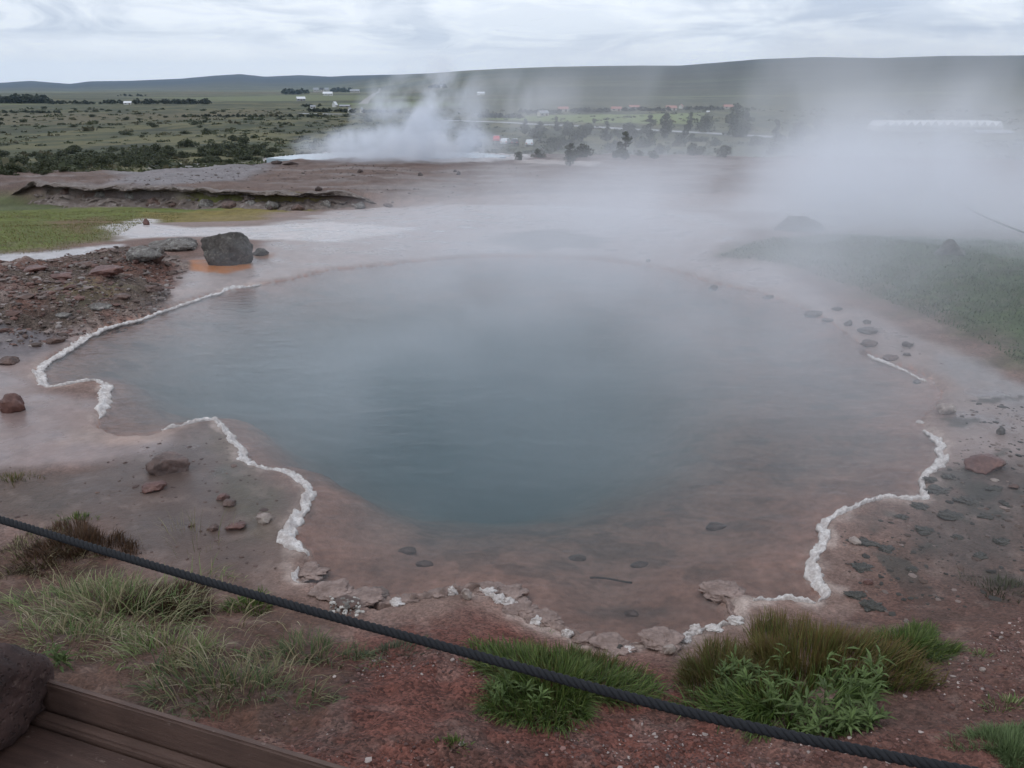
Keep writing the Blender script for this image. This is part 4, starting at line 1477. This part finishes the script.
rs = random.Random(3)
for i in range(135):
    px = rs.uniform(-12, 275)
    lo = 176 - .075 * px if px < 150 else 166 - .055 * (px - 150)
    py = lo - abs(rs.gauss(0, 10)) + 1
    if py < 126:
        continue
    s_ = rs.uniform(8, 20) * (.5 + .5 * (py - 120) / 50)
    put_shrub(px, py, s_ * 1.7, s_ * rs.uniform(.4, .75), 'dark bushy shrub in the thicket behind the sinter mound', 'thicket shrubs behind the mound')
for i in range(120):
    px = rs.uniform(-10, 470)
    py = rs.uniform(108, 134)
    if px > 330 and py > 122:
        continue
    s_ = rs.uniform(3, 8) * (.5 + .5 * (py - 104) / 30)
    put_shrub(px, py, s_ * 2.0, s_ * .55, 'small dark shrub dotted over the open valley grassland', 'shrubs on the valley grassland')
for i in range(50):
    px = rs.uniform(520, 860)
    py = rs.uniform(132, 158)
    s_ = rs.uniform(8, 18)
    put_shrub(px, py, s_ * 1.4, s_ * .8, 'dark shrub veiled by steam right of the parked cars', 'shrubs in the drifting steam')
for (a, b, w_, h_, l_) in [(594, 123, 7, 6, 'round dark bush at the near edge of the hay field'), (613, 121, 5, 3, 'small bush in the middle of the hay field'),
                           (647, 122, 6, 3, 'low dark bush on the hay field'), (662, 122, 5, 5, 'upright dark bush on the hay field'), (518, 160, 12, 10, 'dark bush at the right end of the geyser basin')]:
    put_shrub(a, b, w_, h_, l_, None)


def scrub():
    r_ = np.random.default_rng(77)
    n = 5200
    yy = np.exp(r_.uniform(math.log(75), math.log(620), n))
    xx = yy * r_.uniform(-.72, .72, n)
    keep = fbm(xx / 26, yy / 40, 4, 150) + r_.uniform(-.12, .12, n) > .47
    xx, yy = xx[keep], yy[keep]
    n = len(xx)
    zz = H(xx, yy)
    sz = r_.lognormal(math.log(.75), .45, n) * np.interp(yy, [75, 620], [.7, 1.5])
    K = 16
    d = r_.normal(size=(n, K, 3))
    d /= np.linalg.norm(d, axis=-1)[..., None]
    d[..., 2] = np.abs(d[..., 2]) * .7
    p = np.stack([xx, yy, zz], -1)[:, None] + d * (sz[:, None] * r_.uniform(.3, 1, (n, K)))[..., None] * np.array([1.5, 1.5, .8])
    a = r_.normal(size=(n, K, 3))
    a /= np.linalg.norm(a, axis=-1)[..., None]
    b = np.cross(a, r_.normal(size=(n, K, 3)))
    b /= np.linalg.norm(b, axis=-1)[..., None] + 1e-9
    q = (sz[:, None] * r_.uniform(.25, .5, (n, K)))[..., None]
    V = np.stack([p + a * q, p + b * q * .7, p - a * q, p - b * q * .7], 2).reshape(-1, 3)
    me = mesh('heath_scrub', V, np.arange(len(V)).reshape(-1, 4), False)
    c = np.array([(.068, .078, .04), (.085, .09, .046), (.10, .092, .052), (.056, .066, .035)])[r_.integers(0, 4, n)] * r_.uniform(.8, 1.25, (n, 1))
    vcol(me, 'tint', np.repeat(c, K * 4, axis=0))
    tag(link('heath_scrub', me, M_LEAF), 'low mottled heath scrub covering the valley floor', 'scrub', None, 'stuff')


scrub()


def tree_meshes(seed):
    r_ = np.random.default_rng(seed)
    cen, rad = [], []
    for k in range(20):
        zz = r_.uniform(.12, 1.0)
        a, d = r_.uniform(0, 6.28), r_.uniform(0, .34) * (1.2 - zz)
        cen.append((math.cos(a) * d, math.sin(a) * d, zz))
        rad.append(r_.uniform(.09, .15) * (1.4 - .7 * zz))
    V, Fc, C = leaf_cloud(r_, cen, rad, 1500, .03, SHRUB_COL)
    crown = mesh('crown', V, Fc, False)
    vcol(crown, 'tint', np.array(C))
    crown.materials.append(M_LEAF)
    TV, TF = [], []
    v, f = tube([(0, 0, -.03), (.01, 0, .35), (0, .01, .9)], [.03, .02, .006], 7)
    TV += [tuple(p) for p in v]
    TF += f
    for c in cen[:7]:
        v, f = tube([(0, 0, c[2] * .6), np.array(c) * np.array([.6, .6, .85]), c], [.012, .008, .004], 5, False)
        b = len(TV)
        TV += [tuple(p) for p in v]
        TF += [tuple(i + b for i in q) for q in f]
    tr = mesh('trunk', TV, TF)
    tr.materials.append(mat_plain('bark', (.06, .05, .042), .9))
    return crown, tr


TREES = [tree_meshes(50 + k) for k in range(4)]
for i, (a, b, h_, l_) in enumerate([
        (735, 137, 32, 'tall dark tree in thin steam right of the hay field'), (745, 134, 24, 'slim dark tree close behind the tall steam-veiled tree'), (705, 133, 22, 'bushy tree left of the tall steam-veiled tree'),
        (690, 130, 16, 'low tree at the right end of the hay field'), (665, 138, 24, 'dark broad tree below the hay field'), (650, 139, 22, 'dark tree just left of the broad one below the hay field'),
        (630, 142, 24, 'dark tree standing in steam below the road'), (606, 141, 18, 'small tree below the road left of the dark one'), (570, 166, 22, 'dark small tree in steam right of the geyser basin'),
        (625, 160, 26, 'dark tree in steam below the others'), (800, 140, 22, 'dim tree deep in the steam'), (775, 142, 20, 'dim tree between two taller ones in the steam'),
        (822, 150, 22, 'faint tree at the right of the steam-veiled row'), (525, 134, 14, 'small tree behind the dark parked car'), (540, 133, 14, 'small tree behind the rightmost white car'),
        (556, 131, 13, 'small tree under the pale road')]):
    g = G(a, b)
    root = empty('tree', (g[0], g[1], g[2]), i * 1.3)
    hh = h_ * depth_of(g) / F
    c_, t_ = TREES[i % 4]
    for nm, me in (('crown', c_), ('trunk', t_)):
        o = bpy.data.objects.new(nm, me)
        COL.objects.link(o)
        o.parent = root
        o.scale = (hh * 1.25, hh * 1.25, hh)
    tag(root, l_, 'tree', 'trees in the steam right of the basin')


# far woods: reads as dark masses
def woods(label, strips, seed, name='woodland'):
    r_ = np.random.default_rng(seed)
    V, Fc, C = [], [], []
    for (x0, x1, y, h, k) in strips:
        for i in range(k):
            px = r_.uniform(x0, x1)
            g = G(px, y + r_.uniform(-.5, .5))
            d = depth_of(g)
            hh = h * d / F * r_.uniform(.5, 1.1)
            cen = [(0, 0, .5), (.25, .1, .35), (-.25, 0, .4), (.05, -.2, .75)]
            v, f, c = leaf_cloud(r_, cen, [.35, .3, .3, .25], 46, .2, [(.042, .052, .033), (.055, .065, .038), (.034, .042, .028)])
            b = len(V)
            V += [(g[0] + p[0] * hh * 1.4, g[1] + p[1] * hh * 1.4, g[2] + p[2] * hh) for p in v]
            Fc += [tuple(q + b for q in w_) for w_ in f]
            C += c
    me = mesh(name, V, Fc, False)
    vcol(me, 'tint', np.array(C))
    tag(link(name, me, M_LEAF), label, 'woodland', None, 'stuff')


woods('dark plantation belt across the plain at the far left', [(-10, 48, 103, 8, 60), (45, 130, 104, 4, 45), (135, 210, 104, 5, 60), (-10, 60, 113, 3, 40), (118, 150, 96, 2, 14), (180, 330, 117, 3, 60)], 60)
woods('dark shelter trees round the far farm buildings', [(282, 308, 94, 5, 30), (333, 354, 92, 4, 26), (308, 350, 112, 4, 40), (345, 400, 113, 4, 30), (430, 447, 88, 4, 16), (303, 320, 107, 3, 14)], 61)
woods('dark shelter trees round the pink roofed houses', [(520, 560, 113, 4, 36), (566, 612, 112, 4, 40), (622, 670, 111, 4, 36), (684, 726, 110, 4, 30), (475, 520, 118, 5, 30)], 62)


# ================================================================== BUILDINGS
M_WHITE = mat_plain('white_render', (.62, .62, .6), .7, .08, 1)
M_CREAM = mat_plain('cream_render', (.5, .47, .42), .7, .1, 1)
M_GREYW = mat_plain('grey_render', (.3, .3, .3), .7, .1, 1)
M_REDR = mat_plain('pink_roof', (.38, .19, .16), .6, .12, 1)
M_GREYR = mat_plain('grey_roof', (.3, .31, .33), .5, .1, 1)
M_WHITER = mat_plain('white_roof', (.72, .73, .74), .4, .06, 1)
M_DARKR = mat_plain('dark_roof', (.05, .05, .055), .6, .1, 1)
M_WIN = mat_plain('window_glass', (.03, .035, .04), .15, .1, 1)
M_DOOR = mat_plain('door_paint', (.12, .06, .04), .5, .1, 1)


def house(px, py, wpx, hpx, wm, rm, label, rz=0.0, name='house', cat='house', group=None, steep=.45):
    g = G(px, py)
    d = depth_of(g)
    w_, h_ = wpx * d / F, hpx * d / F
    dp = w_ * .6
    eav = h_ * (1 - steep)
    root = empty(name, (g[0], g[1], g[2]), rz)
    m = MB()
    m.box(-w_ / 2, w_ / 2, -dp / 2, dp / 2, -.6, eav)
    m.add([(-w_ / 2, -dp / 2, eav), (-w_ / 2, dp / 2, eav), (-w_ / 2, 0, h_ - .08), (w_ / 2, -dp / 2, eav), (w_ / 2, dp / 2, eav), (w_ / 2, 0, h_ - .08)], [(0, 2, 1), (3, 4, 5)])
    m.build('wall', wm, root)
    r = MB()
    o_ = w_ * .04
    for sgn in (-1, 1):
        y1, z1 = sgn * (dp / 2 + o_), eav - o_ * .6
        v = [(-w_ / 2 - o_, y1, z1), (w_ / 2 + o_, y1, z1), (w_ / 2 + o_, 0, h_), (-w_ / 2 - o_, 0, h_)]
        v += [(a, b, c + .18) for a, b, c in v]
        r.add(v, [(0, 1, 2, 3), (7, 6, 5, 4), (0, 4, 5, 1), (1, 5, 6, 2), (2, 6, 7, 3), (3, 7, 4, 0)])
    r.build('roof', rm, root)
    k = max(2, int(w_ / 3))
    for i in range(k):
        q = MB()
        xx = -w_ / 2 + (i + .5) * w_ / k
        if i == k // 2:
            q.box(xx - .5, xx + .5, -dp / 2 - .05, -dp / 2 + .05, 0, min(2.1, eav * .85))
            q.build('door', M_DOOR, root)
        else:
            q.box(xx - .6, xx + .6, -dp / 2 - .05, -dp / 2 + .05, eav * .4, eav * .8)
            q.build('window', M_WIN, root)
    return tag(root, label, cat, group)


house(128, 104.5, 7, 3, M_WHITE, M_WHITER, 'lone white building between dark plantations on the far left plain', .2)
house(316, 92, 5, 4, M_CREAM, M_GREYR, 'cream farm building right of the far shelter trees', .3)
house(322, 92, 4, 4, M_CREAM, M_DARKR, 'small cream building beside the cream farm building', -.2)
house(327, 91.5, 4, 3.5, M_CREAM, M_GREYR, 'third cream building of the far farm above the white shed', .1)
house(328, 95.5, 9, 3.5, M_WHITE, M_WHITER, 'wide white shed in front of the far farm', .1, 'shed', 'shed')
house(355, 92.5, 9, 3, M_CREAM, M_GREYR, 'long pale building right of the far farm trees', 0, 'shed', 'shed')
house(301, 101, 8, 4, M_GREYW, M_WHITER, 'dark building with a white roof left below the far farm', .4)
house(313, 108.5, 5, 3, M_WHITE, M_GREYR, 'small white house among dark trees below the far farm', .2)
house(335, 107, 6, 5, M_WHITE, M_WHITER, 'white house with a steep roof on the plain', 1.4, steep=.6)
house(345, 107, 10, 2, M_GREYW, M_GREYR, 'long low grey barn beside the steep white house', 0, 'barn', 'barn')
house(350, 113, 4, 5, M_WHITE, M_GREYR, 'narrow white house at the end of the dark hedge', 1.2)
house(362, 113, 4, 5, M_CREAM, M_GREYR, 'narrow cream house by the steam plume', 1.3)
house(443, 88, 6, 3, M_CREAM, M_GREYR, 'pale far building on the slope above the plume', .1)
house(481, 95, 7, 3, M_WHITE, M_WHITER, 'white building on the far slope seen through thin steam', 0)
house(543, 116, 10, 5, M_CREAM, M_GREYR, 'cream house with grey roof left of the hay field', .5)
house(563, 111.5, 10, 4.5, M_CREAM, M_REDR, 'pink roofed house nearest the cream house', .1)
house(616, 111, 10, 4, M_CREAM, M_REDR, 'second pink roofed house from the left with pale walls', 0)
house(634, 109, 10, 3.5, M_GREYW, M_REDR, 'darker pink roofed house set back among trees', .1)
house(671, 110.5, 10, 4.5, M_CREAM, M_REDR, 'wide pink roofed house right of the middle', .05)
house(681, 108.5, 6, 4, M_CREAM, M_REDR, 'small pink roofed house joined behind the wide one', 1.2)
house(728, 109, 9, 4, M_CREAM, M_REDR, 'last pink roofed house beside the tall tree', 0)
house(708, 113, 3, 2, M_WHITE, M_WHITER, 'tiny white hut in front of the last pink roofed house', 0, 'hut', 'hut')

# greenhouse in the steam at the right
def greenhouse():
    g = G(942, 131)
    d = depth_of(g)
    W, Hh = 118 * d / F, 9.5 * d / F
    root = empty('greenhouse', (g[0], g[1], g[2]), -.05)
    n = 15
    bw = W / n
    wl, rf, rb, gl = MB(), MB(), MB(), MB()
    wl.box(-W / 2, W / 2, 0, 14, -.8, Hh * .45)
    for i in range(n):
        x0 = -W / 2 + i * bw
        v = [(x0, -.02, Hh * .45), (x0 + bw, -.02, Hh * .45), (x0 + bw * .62, -.02, Hh * .98)]
        v += [(a, 14.02, c) for a, b, c in v]
        rf.add(v, [(0, 1, 2), (3, 5, 4), (0, 2, 5, 3), (1, 4, 5, 2)])
        gl.box(x0 + bw * .18, x0 + bw * .42, -.08, -.03, Hh * .08, Hh * .4)
        gl.box(x0 + bw * .58, x0 + bw * .82, -.08, -.03, Hh * .08, Hh * .4)
        rb.box(x0 - .1, x0 + .1, -.12, -.03, 0, Hh * .5)
    wl.build('wall', M_WHITE, root)
    rf.build('roof', M_WHITER, root)
    gl.build('glazing', M_GREYR, root)
    rb.build('frame', M_WHITE, root)
    tag(root, 'long white greenhouse with a saw-toothed roof dim in the steam', 'greenhouse')
    house(990, 133.5, 34, 3, M_GREYW, M_GREYR, 'low grey building in front of the greenhouse in steam', 0, 'outbuilding', 'building')


greenhouse()


# ================================================================== ROADS, CARS
def strip(name, px, wm, col, label, lift=.06):
    pts = np.array([G(a, b)[:2] for a, b in px])
    L = np.concatenate([[0], np.cumsum(np.linalg.norm(np.diff(pts, axis=0), axis=1))])
    s = np.linspace(0, L[-1], 160)
    x, y = np.interp(s, L, pts[:, 0]), np.interp(s, L, pts[:, 1])
    tx_, ty_ = np.gradient(x), np.gradient(y)
    l_ = np.hypot(tx_, ty_)
    V = np.zeros((160, 3, 3))
    for j, o_ in enumerate((-1, 0, 1)):
        V[:, j, 0] = x + ty_ / l_ * wm * o_ / 2
        V[:, j, 1] = y - tx_ / l_ * wm * o_ / 2
    zc = np.maximum.reduce([H(V[:, j, 0], V[:, j, 1]) for j in range(3)]) + lift + .12
    V[:, :, 2] = zc[:, None]
    i = np.arange(159)[:, None] * 3
    j = np.arange(2)[None]
    f = np.stack([i + j, i + 3 + j, i + 4 + j, i + 1 + j], -1).reshape(-1, 4)
    # skirts so the embankment has thickness
    lo = V[:, [0, 2], :].copy()
    lo[:, :, 2] -= 1.2
    VV = np.concatenate([V.reshape(-1, 3), lo.reshape(-1, 3)])
    b = 480
    k = np.arange(159)
    s1 = np.stack([k * 3, b + k * 2, b + (k + 1) * 2, (k + 1) * 3], -1)
    s2 = np.stack([k * 3 + 2, (k + 1) * 3 + 2, b + (k + 1) * 2 + 1, b + k * 2 + 1], -1)
    o = link(name, mesh(name, VV, np.concatenate([f, s1, s2]), False), mat_plain(name, col, .6, .15, .4))
    tag(o, label, 'road', None, 'structure')


strip('road', [(440, 120.5), (500, 122.5), (560, 125.5), (620, 129), (690, 132.5), (800, 139)], 6, (.34, .34, .35), 'pale road running below the hay field')
strip('dirt_track', [(363, 104), (368, 99), (374, 94), (380, 88.5)], 9, (.22, .2, .17), 'straight dirt track climbing the far slope')
strip('road', [(300, 113.5), (330, 114.2), (355, 114.4)], 5, (.36, .36, .37), 'short pale stretch of road beneath the far farm')


def car_parts(col):
    # local: length along x (-2.2..2.2), width y, built from side outline with rounded corners
    def extr(outl, hw, inset=0.0):
        n = len(outl)
        v = [(x, -hw + (inset if z > .95 else 0), z) for x, z in outl] + [(x, hw - (inset if z > .95 else 0), z) for x, z in outl]
        f = [tuple(range(n)), tuple(range(2 * n - 1, n - 1, -1))]
        for i in range(n):
            j = (i + 1) % n
            f.append((i, i + n, j + n, j))
        return v, f
    body = [(-2.15, .3), (-2.2, .62), (-2.1, .88), (-1.95, .95), (-1.55, 1.42), (-1.2, 1.5), (.1, 1.5), (.45, 1.42), (1.05, .95), (1.95, .84), (2.18, .66), (2.2, .35), (2.1, .28), (-2.05, .28)]
    glass = [(-1.78, .98), (-1.5, 1.36), (.4, 1.36), (.92, .98)]
    return extr(body, .88, .12), extr(glass, .80, .0)


def wheel_mesh():
    v, f = tube([(0, -.1, 0), (0, .1, 0)], .32, 14)
    return mesh('wheel', v, f)


WH = wheel_mesh()
WH.materials.append(mat_plain('tyre', (.02, .02, .02), .8))
M_LAMP = mat_plain('lamp_lens', (.7, .7, .7), .2, .05)
M_TAIL = mat_plain('tail_lens', (.5, .02, .02), .2, .05)


def car(px, py, col, rz, label, sc=1.0):
    g = G(px, py)
    root = empty('parked_car', (g[0], g[1], g[2] + .02), rz)
    (bv, bf), (gv_, gf_) = car_parts(col)
    t = NT('car_paint')
    t.bsdf(c4(col), .25, None, .5, **{'Coat Weight': .6})
    link('body', mesh('body', bv, bf, False), t.m, root)
    gl = link('window', mesh('window', gv_, gf_, False), M_WIN, root)
    gl.scale = (1, 1.012, 1)
    for xx in (-1.35, 1.35):
        for yy in (-.8, .8):
            w_ = bpy.data.objects.new('wheel', WH)
            COL.objects.link(w_)
            w_.parent = root
            w_.location = (xx, yy, .32)
    for yy in (-.62, .62):
        m = MB()
        m.box(2.12, 2.215, yy - .16, yy + .16, .6, .75)
        m.build('headlight', M_LAMP, root)
        m = MB()
        m.box(-2.215, -2.12, yy - .16, yy + .16, .66, .84)
        m.build('tail_light', M_TAIL, root)
    root.scale = (sc, sc, sc)
    return tag(root, label, 'car', 'cars parked beyond the geyser basin')


car(497, 141.5, (.6, .02, .03), 1.5, 'bright red car parked beyond the geyser basin')
car(505.5, 144.5, (.62, .64, .66), 1.35, 'white car parked just right of the red car')
car(515, 145, (.02, .022, .025), 1.5, 'black car parked between two white cars')
car(530, 146, (.6, .64, .66), 1.45, 'pale silver car parked apart at the right')
car(475.5, 147.5, (.4, .42, .43), 1.3, 'grey car dim in steam left of the red car')
car(465, 144.5, (.35, .37, .4), .9, 'leftmost grey car almost lost in the plume')
m = MB()
g = G(437, 140)
root = empty('white_van', (g[0], g[1], g[2]), .3)
bv, bf = [(-2.6, .3), (-2.6, 2.3), (-2.4, 2.45), (1.2, 2.45), (1.9, 1.5), (2.55, 1.25), (2.6, .3)], None
n_ = len(bv)
v = [(x, -.95, z) for x, z in bv] + [(x, .95, z) for x, z in bv]
f = [tuple(range(n_)), tuple(range(2 * n_ - 1, n_ - 1, -1))] + [(i, i + n_, (i + 1) % n_ + n_, (i + 1) % n_) for i in range(n_)]
link('body', mesh('body', v, f, False), M_WHITE, root)
m.box(.3, 1.2, -.97, .97, 1.5, 2.1)
m.build('window', M_WIN, root)
for xx in (-1.6, 1.6):
    for yy in (-.85, .85):
        w_ = bpy.data.objects.new('wheel', WH)
        COL.objects.link(w_)
        w_.parent = root
        w_.location = (xx, yy, .32)
tag(root, 'white van half hidden in the geyser plume', 'van')


# ================================================================== STEAM AND HAZE
def steam(loc, rad, dens, label, scale=.35, thr=.42, gain=3.0, stretch=(1, 1, 1), rot=(0, 0, 0), power=1.5, rate=1.0, aniso=.0, detail=3, base=.25, name='steam_cloud'):
    v, f = ICO[4]
    me = mesh(name, v * np.array(rad), f)
    t = NT('steam')
    o = t.obj()
    q = t.vmath('DIVIDE', o, tuple(rad))
    d = t.vmath('LENGTH', q)
    env = t.math('POWER', t.math('SUBTRACT', 1.0, d, clamp=True), power)
    nz = t.noise(scale, detail, .55, t.vmath('MULTIPLY', t.vmath('ADD', o, (loc[0], loc[1], loc[2])), tuple(stretch)), .5)
    wv_ = t.math('MULTIPLY', t.math('SUBTRACT', nz, thr), gain)
    wv_ = t.math('ADD', wv_, base, clamp=True)
    den = t.math('MULTIPLY', t.math('MULTIPLY', env, wv_), dens)
    p = t.n('ShaderNodeVolumePrincipled')
    p.inputs['Color'].default_value = (.93, .955, 1.0, 1)
    p.inputs['Anisotropy'].default_value = aniso
    t.l(den, p.inputs['Density'])
    t.l(p.outputs[0], t.out.inputs['Volume'])
    t.m.cycles.volume_step_rate = rate
    o_ = link(name, me, t.m)
    o_.location = loc
    o_.rotation_euler = rot
    return tag(o_, label, 'steam', None, 'stuff')


steam((.9, 9.2, .1), (5.2, 6.0, 1.6), .36, 'thin veil of steam lying over the hot pool', .5, .42, 3.5, (1, 1, 1.5), base=.35, power=.8)
steam((6.3, 16.0, .1), (10.2, 6.0, 2.1), .55, 'bank of steam along the far shore of the pool', .35, .43, 4.5, (1, 1, 1.3), power=.9, base=.3, detail=4)
steam((13.0, 15.2, .1), (12.0, 10.5, 3.3), .44, 'thick drifting steam cloud right of the pool', .3, .46, 7.0, (1, 1, .8), power=.9, base=.25, detail=5, rate=.7)
steam((9.8, 12.2, .2), (5.5, 4.2, 1.3), .55, 'low steam creeping over the mossy bank', .4, .43, 4.5, (1, 1, 1.2), power=.9, base=.35, detail=4)
steam((24, 62, 1.0), (34, 30, 8.0), .06, 'high thin steam drifting across the valley at the right', .12, .45, 5.0, (1, 1, .6), power=1.2, base=.2)
steam((-5.9, 45.2, -.4), (6.6, 3.6, 1.5), 2.4, 'dense white steam rising off the geyser basin', .7, .45, 5.0, (1, 1, .9), power=1.2, base=.25, rate=.4)
steam((-4.9, 46.2, .5), (3.9, 2.5, 4.6), 1.9, 'billowing plume leaning right above the geyser basin', .6, .46, 5.0, (1, 1, .8), (0, .95, 0), power=.9, base=.05, rate=.3, detail=4)
steam((1.0, 50, 1.6), (7.5, 4.0, 3.4), .34, 'thin wisp of steam trailing right from the geyser plume', .35, .46, 5.0, (1, 1, .6), power=1.6, base=.1, rate=.6)

t = NT('haze')
p = t.n('ShaderNodeVolumePrincipled')
p.inputs['Color'].default_value = (.56, .76, 1.0, 1)
p.inputs['Density'].default_value = .000055
t.l(p.outputs[0], t.out.inputs['Volume'])
m = MB()
m.box(-15500, 15500, -15500, 15500, -40, 420)
tag(m.build('haze', t.m), 'thin bluish haze filling the valley air', 'haze', None, 'stuff')


# ================================================================== SKY, SUN
SUN_EL, SUN_AZ = math.radians(48), math.radians(-120)      # azimuth clockwise from +Y
w = bpy.data.worlds.new('World')
SC.world = w
w.use_nodes = True
nt = w.node_tree
nt.nodes.clear()


def wn(typ, **kw):
    n = nt.nodes.new(typ)
    for k, v in kw.items():
        setattr(n, k, v)
    return n


sky = wn('ShaderNodeTexSky', sky_type='NISHITA', sun_disc=False, sun_elevation=SUN_EL, sun_rotation=SUN_AZ)
tc = wn('ShaderNodeTexCoord')
L = nt.links.new


def wnoise(scale, sx, sy, sz, detail=5, rough=.55, dist=0.0):
    m_ = wn('ShaderNodeMapping')
    m_.inputs['Scale'].default_value = (sx, sy, sz)
    L(tc.outputs['Generated'], m_.inputs['Vector'])
    n_ = wn('ShaderNodeTexNoise')
    n_.inputs['Scale'].default_value = scale
    n_.inputs['Detail'].default_value = detail
    n_.inputs['Roughness'].default_value = rough
    n_.inputs['Distortion'].default_value = dist
    L(m_.outputs[0], n_.inputs['Vector'])
    return n_.outputs['Fac']


def wmap(x, a, b, c, d):
    n_ = wn('ShaderNodeMapRange')
    L(x, n_.inputs[0])
    for i, q_ in enumerate((a, b, c, d)):
        n_.inputs[i + 1].default_value = q_
    return n_.outputs[0]


def wmix(fac, a, b, mode='MIX'):
    n_ = wn('ShaderNodeMix', data_type='RGBA', blend_type=mode)
    for i, q_ in ((0, fac), (6, a), (7, b)):
        if hasattr(q_, 'node'):
            L(q_, n_.inputs[i])
        else:
            n_.inputs[i].default_value = q_
    return n_.outputs[2]


sepw = wn('ShaderNodeSeparateXYZ')
L(tc.outputs['Generated'], sepw.inputs[0])
n1 = wnoise(2.8, 1, 1, 7, 7, .6, .8)
n2 = wnoise(8, 1, 1, 4, 7, .62, .7)
c1 = wmix(wmap(n1, .40, .60, 0, 1), (4.8, 5.3, 6.35, 1), (7.2, 7.6, 8.3, 1))
c1 = wmix(wmap(n2, .45, .62, 0, .7), c1, (8.8, 9.1, 9.5, 1))
# low streaks of darker stratus and a bright gap above the hills
n3 = wnoise(2.2, 1, 1, 22, 5, .5, .3)
c1 = wmix(wmap(n3, .55, .66, 0, .55), c1, (4.9, 5.4, 6.4, 1))
band = wmap(sepw.outputs[2], .022, .055, 1, 0)
c1 = wmix(wmix(1.0, band, (.92, .92, .92, 1), 'MULTIPLY'), c1, (9.9, 10.0, 10.2, 1))
c2 = wmix(.88, sky.outputs[0], c1)
bg = wn('ShaderNodeBackground')
bg.inputs['Strength'].default_value = .125
L(c2, bg.inputs['Color'])
wo = wn('ShaderNodeOutputWorld')
L(bg.outputs[0], wo.inputs['Surface'])

ld = bpy.data.lights.new('sun', 'SUN')
ld.energy = .6
ld.angle = math.radians(25)
ld.color = (1, .97, .93)
lo = bpy.data.objects.new('sun', ld)
COL.objects.link(lo)
sdv = Vector((math.sin(SUN_AZ) * math.cos(SUN_EL), math.cos(SUN_AZ) * math.cos(SUN_EL), math.sin(SUN_EL)))
lo.rotation_euler = sdv.to_track_quat('Z', 'Y').to_euler()
lo.location = (0, -5, 30)

# ================================================================== render settings
SC.render.engine = 'CYCLES'
cy_ = SC.cycles
cy_.use_denoising = True
cy_.max_bounces = 8
cy_.diffuse_bounces = 2
cy_.glossy_bounces = 2
cy_.transmission_bounces = 4
cy_.transparent_max_bounces = 12
cy_.volume_bounces = 4
cy_.volume_step_rate = 1.0
cy_.volume_max_steps = 64
cy_.use_adaptive_sampling = True
cy_.adaptive_threshold = .02
vs = SC.view_settings
vs.view_transform = 'Standard'
vs.look = 'None'
vs.gamma = 1
vs.exposure = .12
vs.use_curve_mapping = False
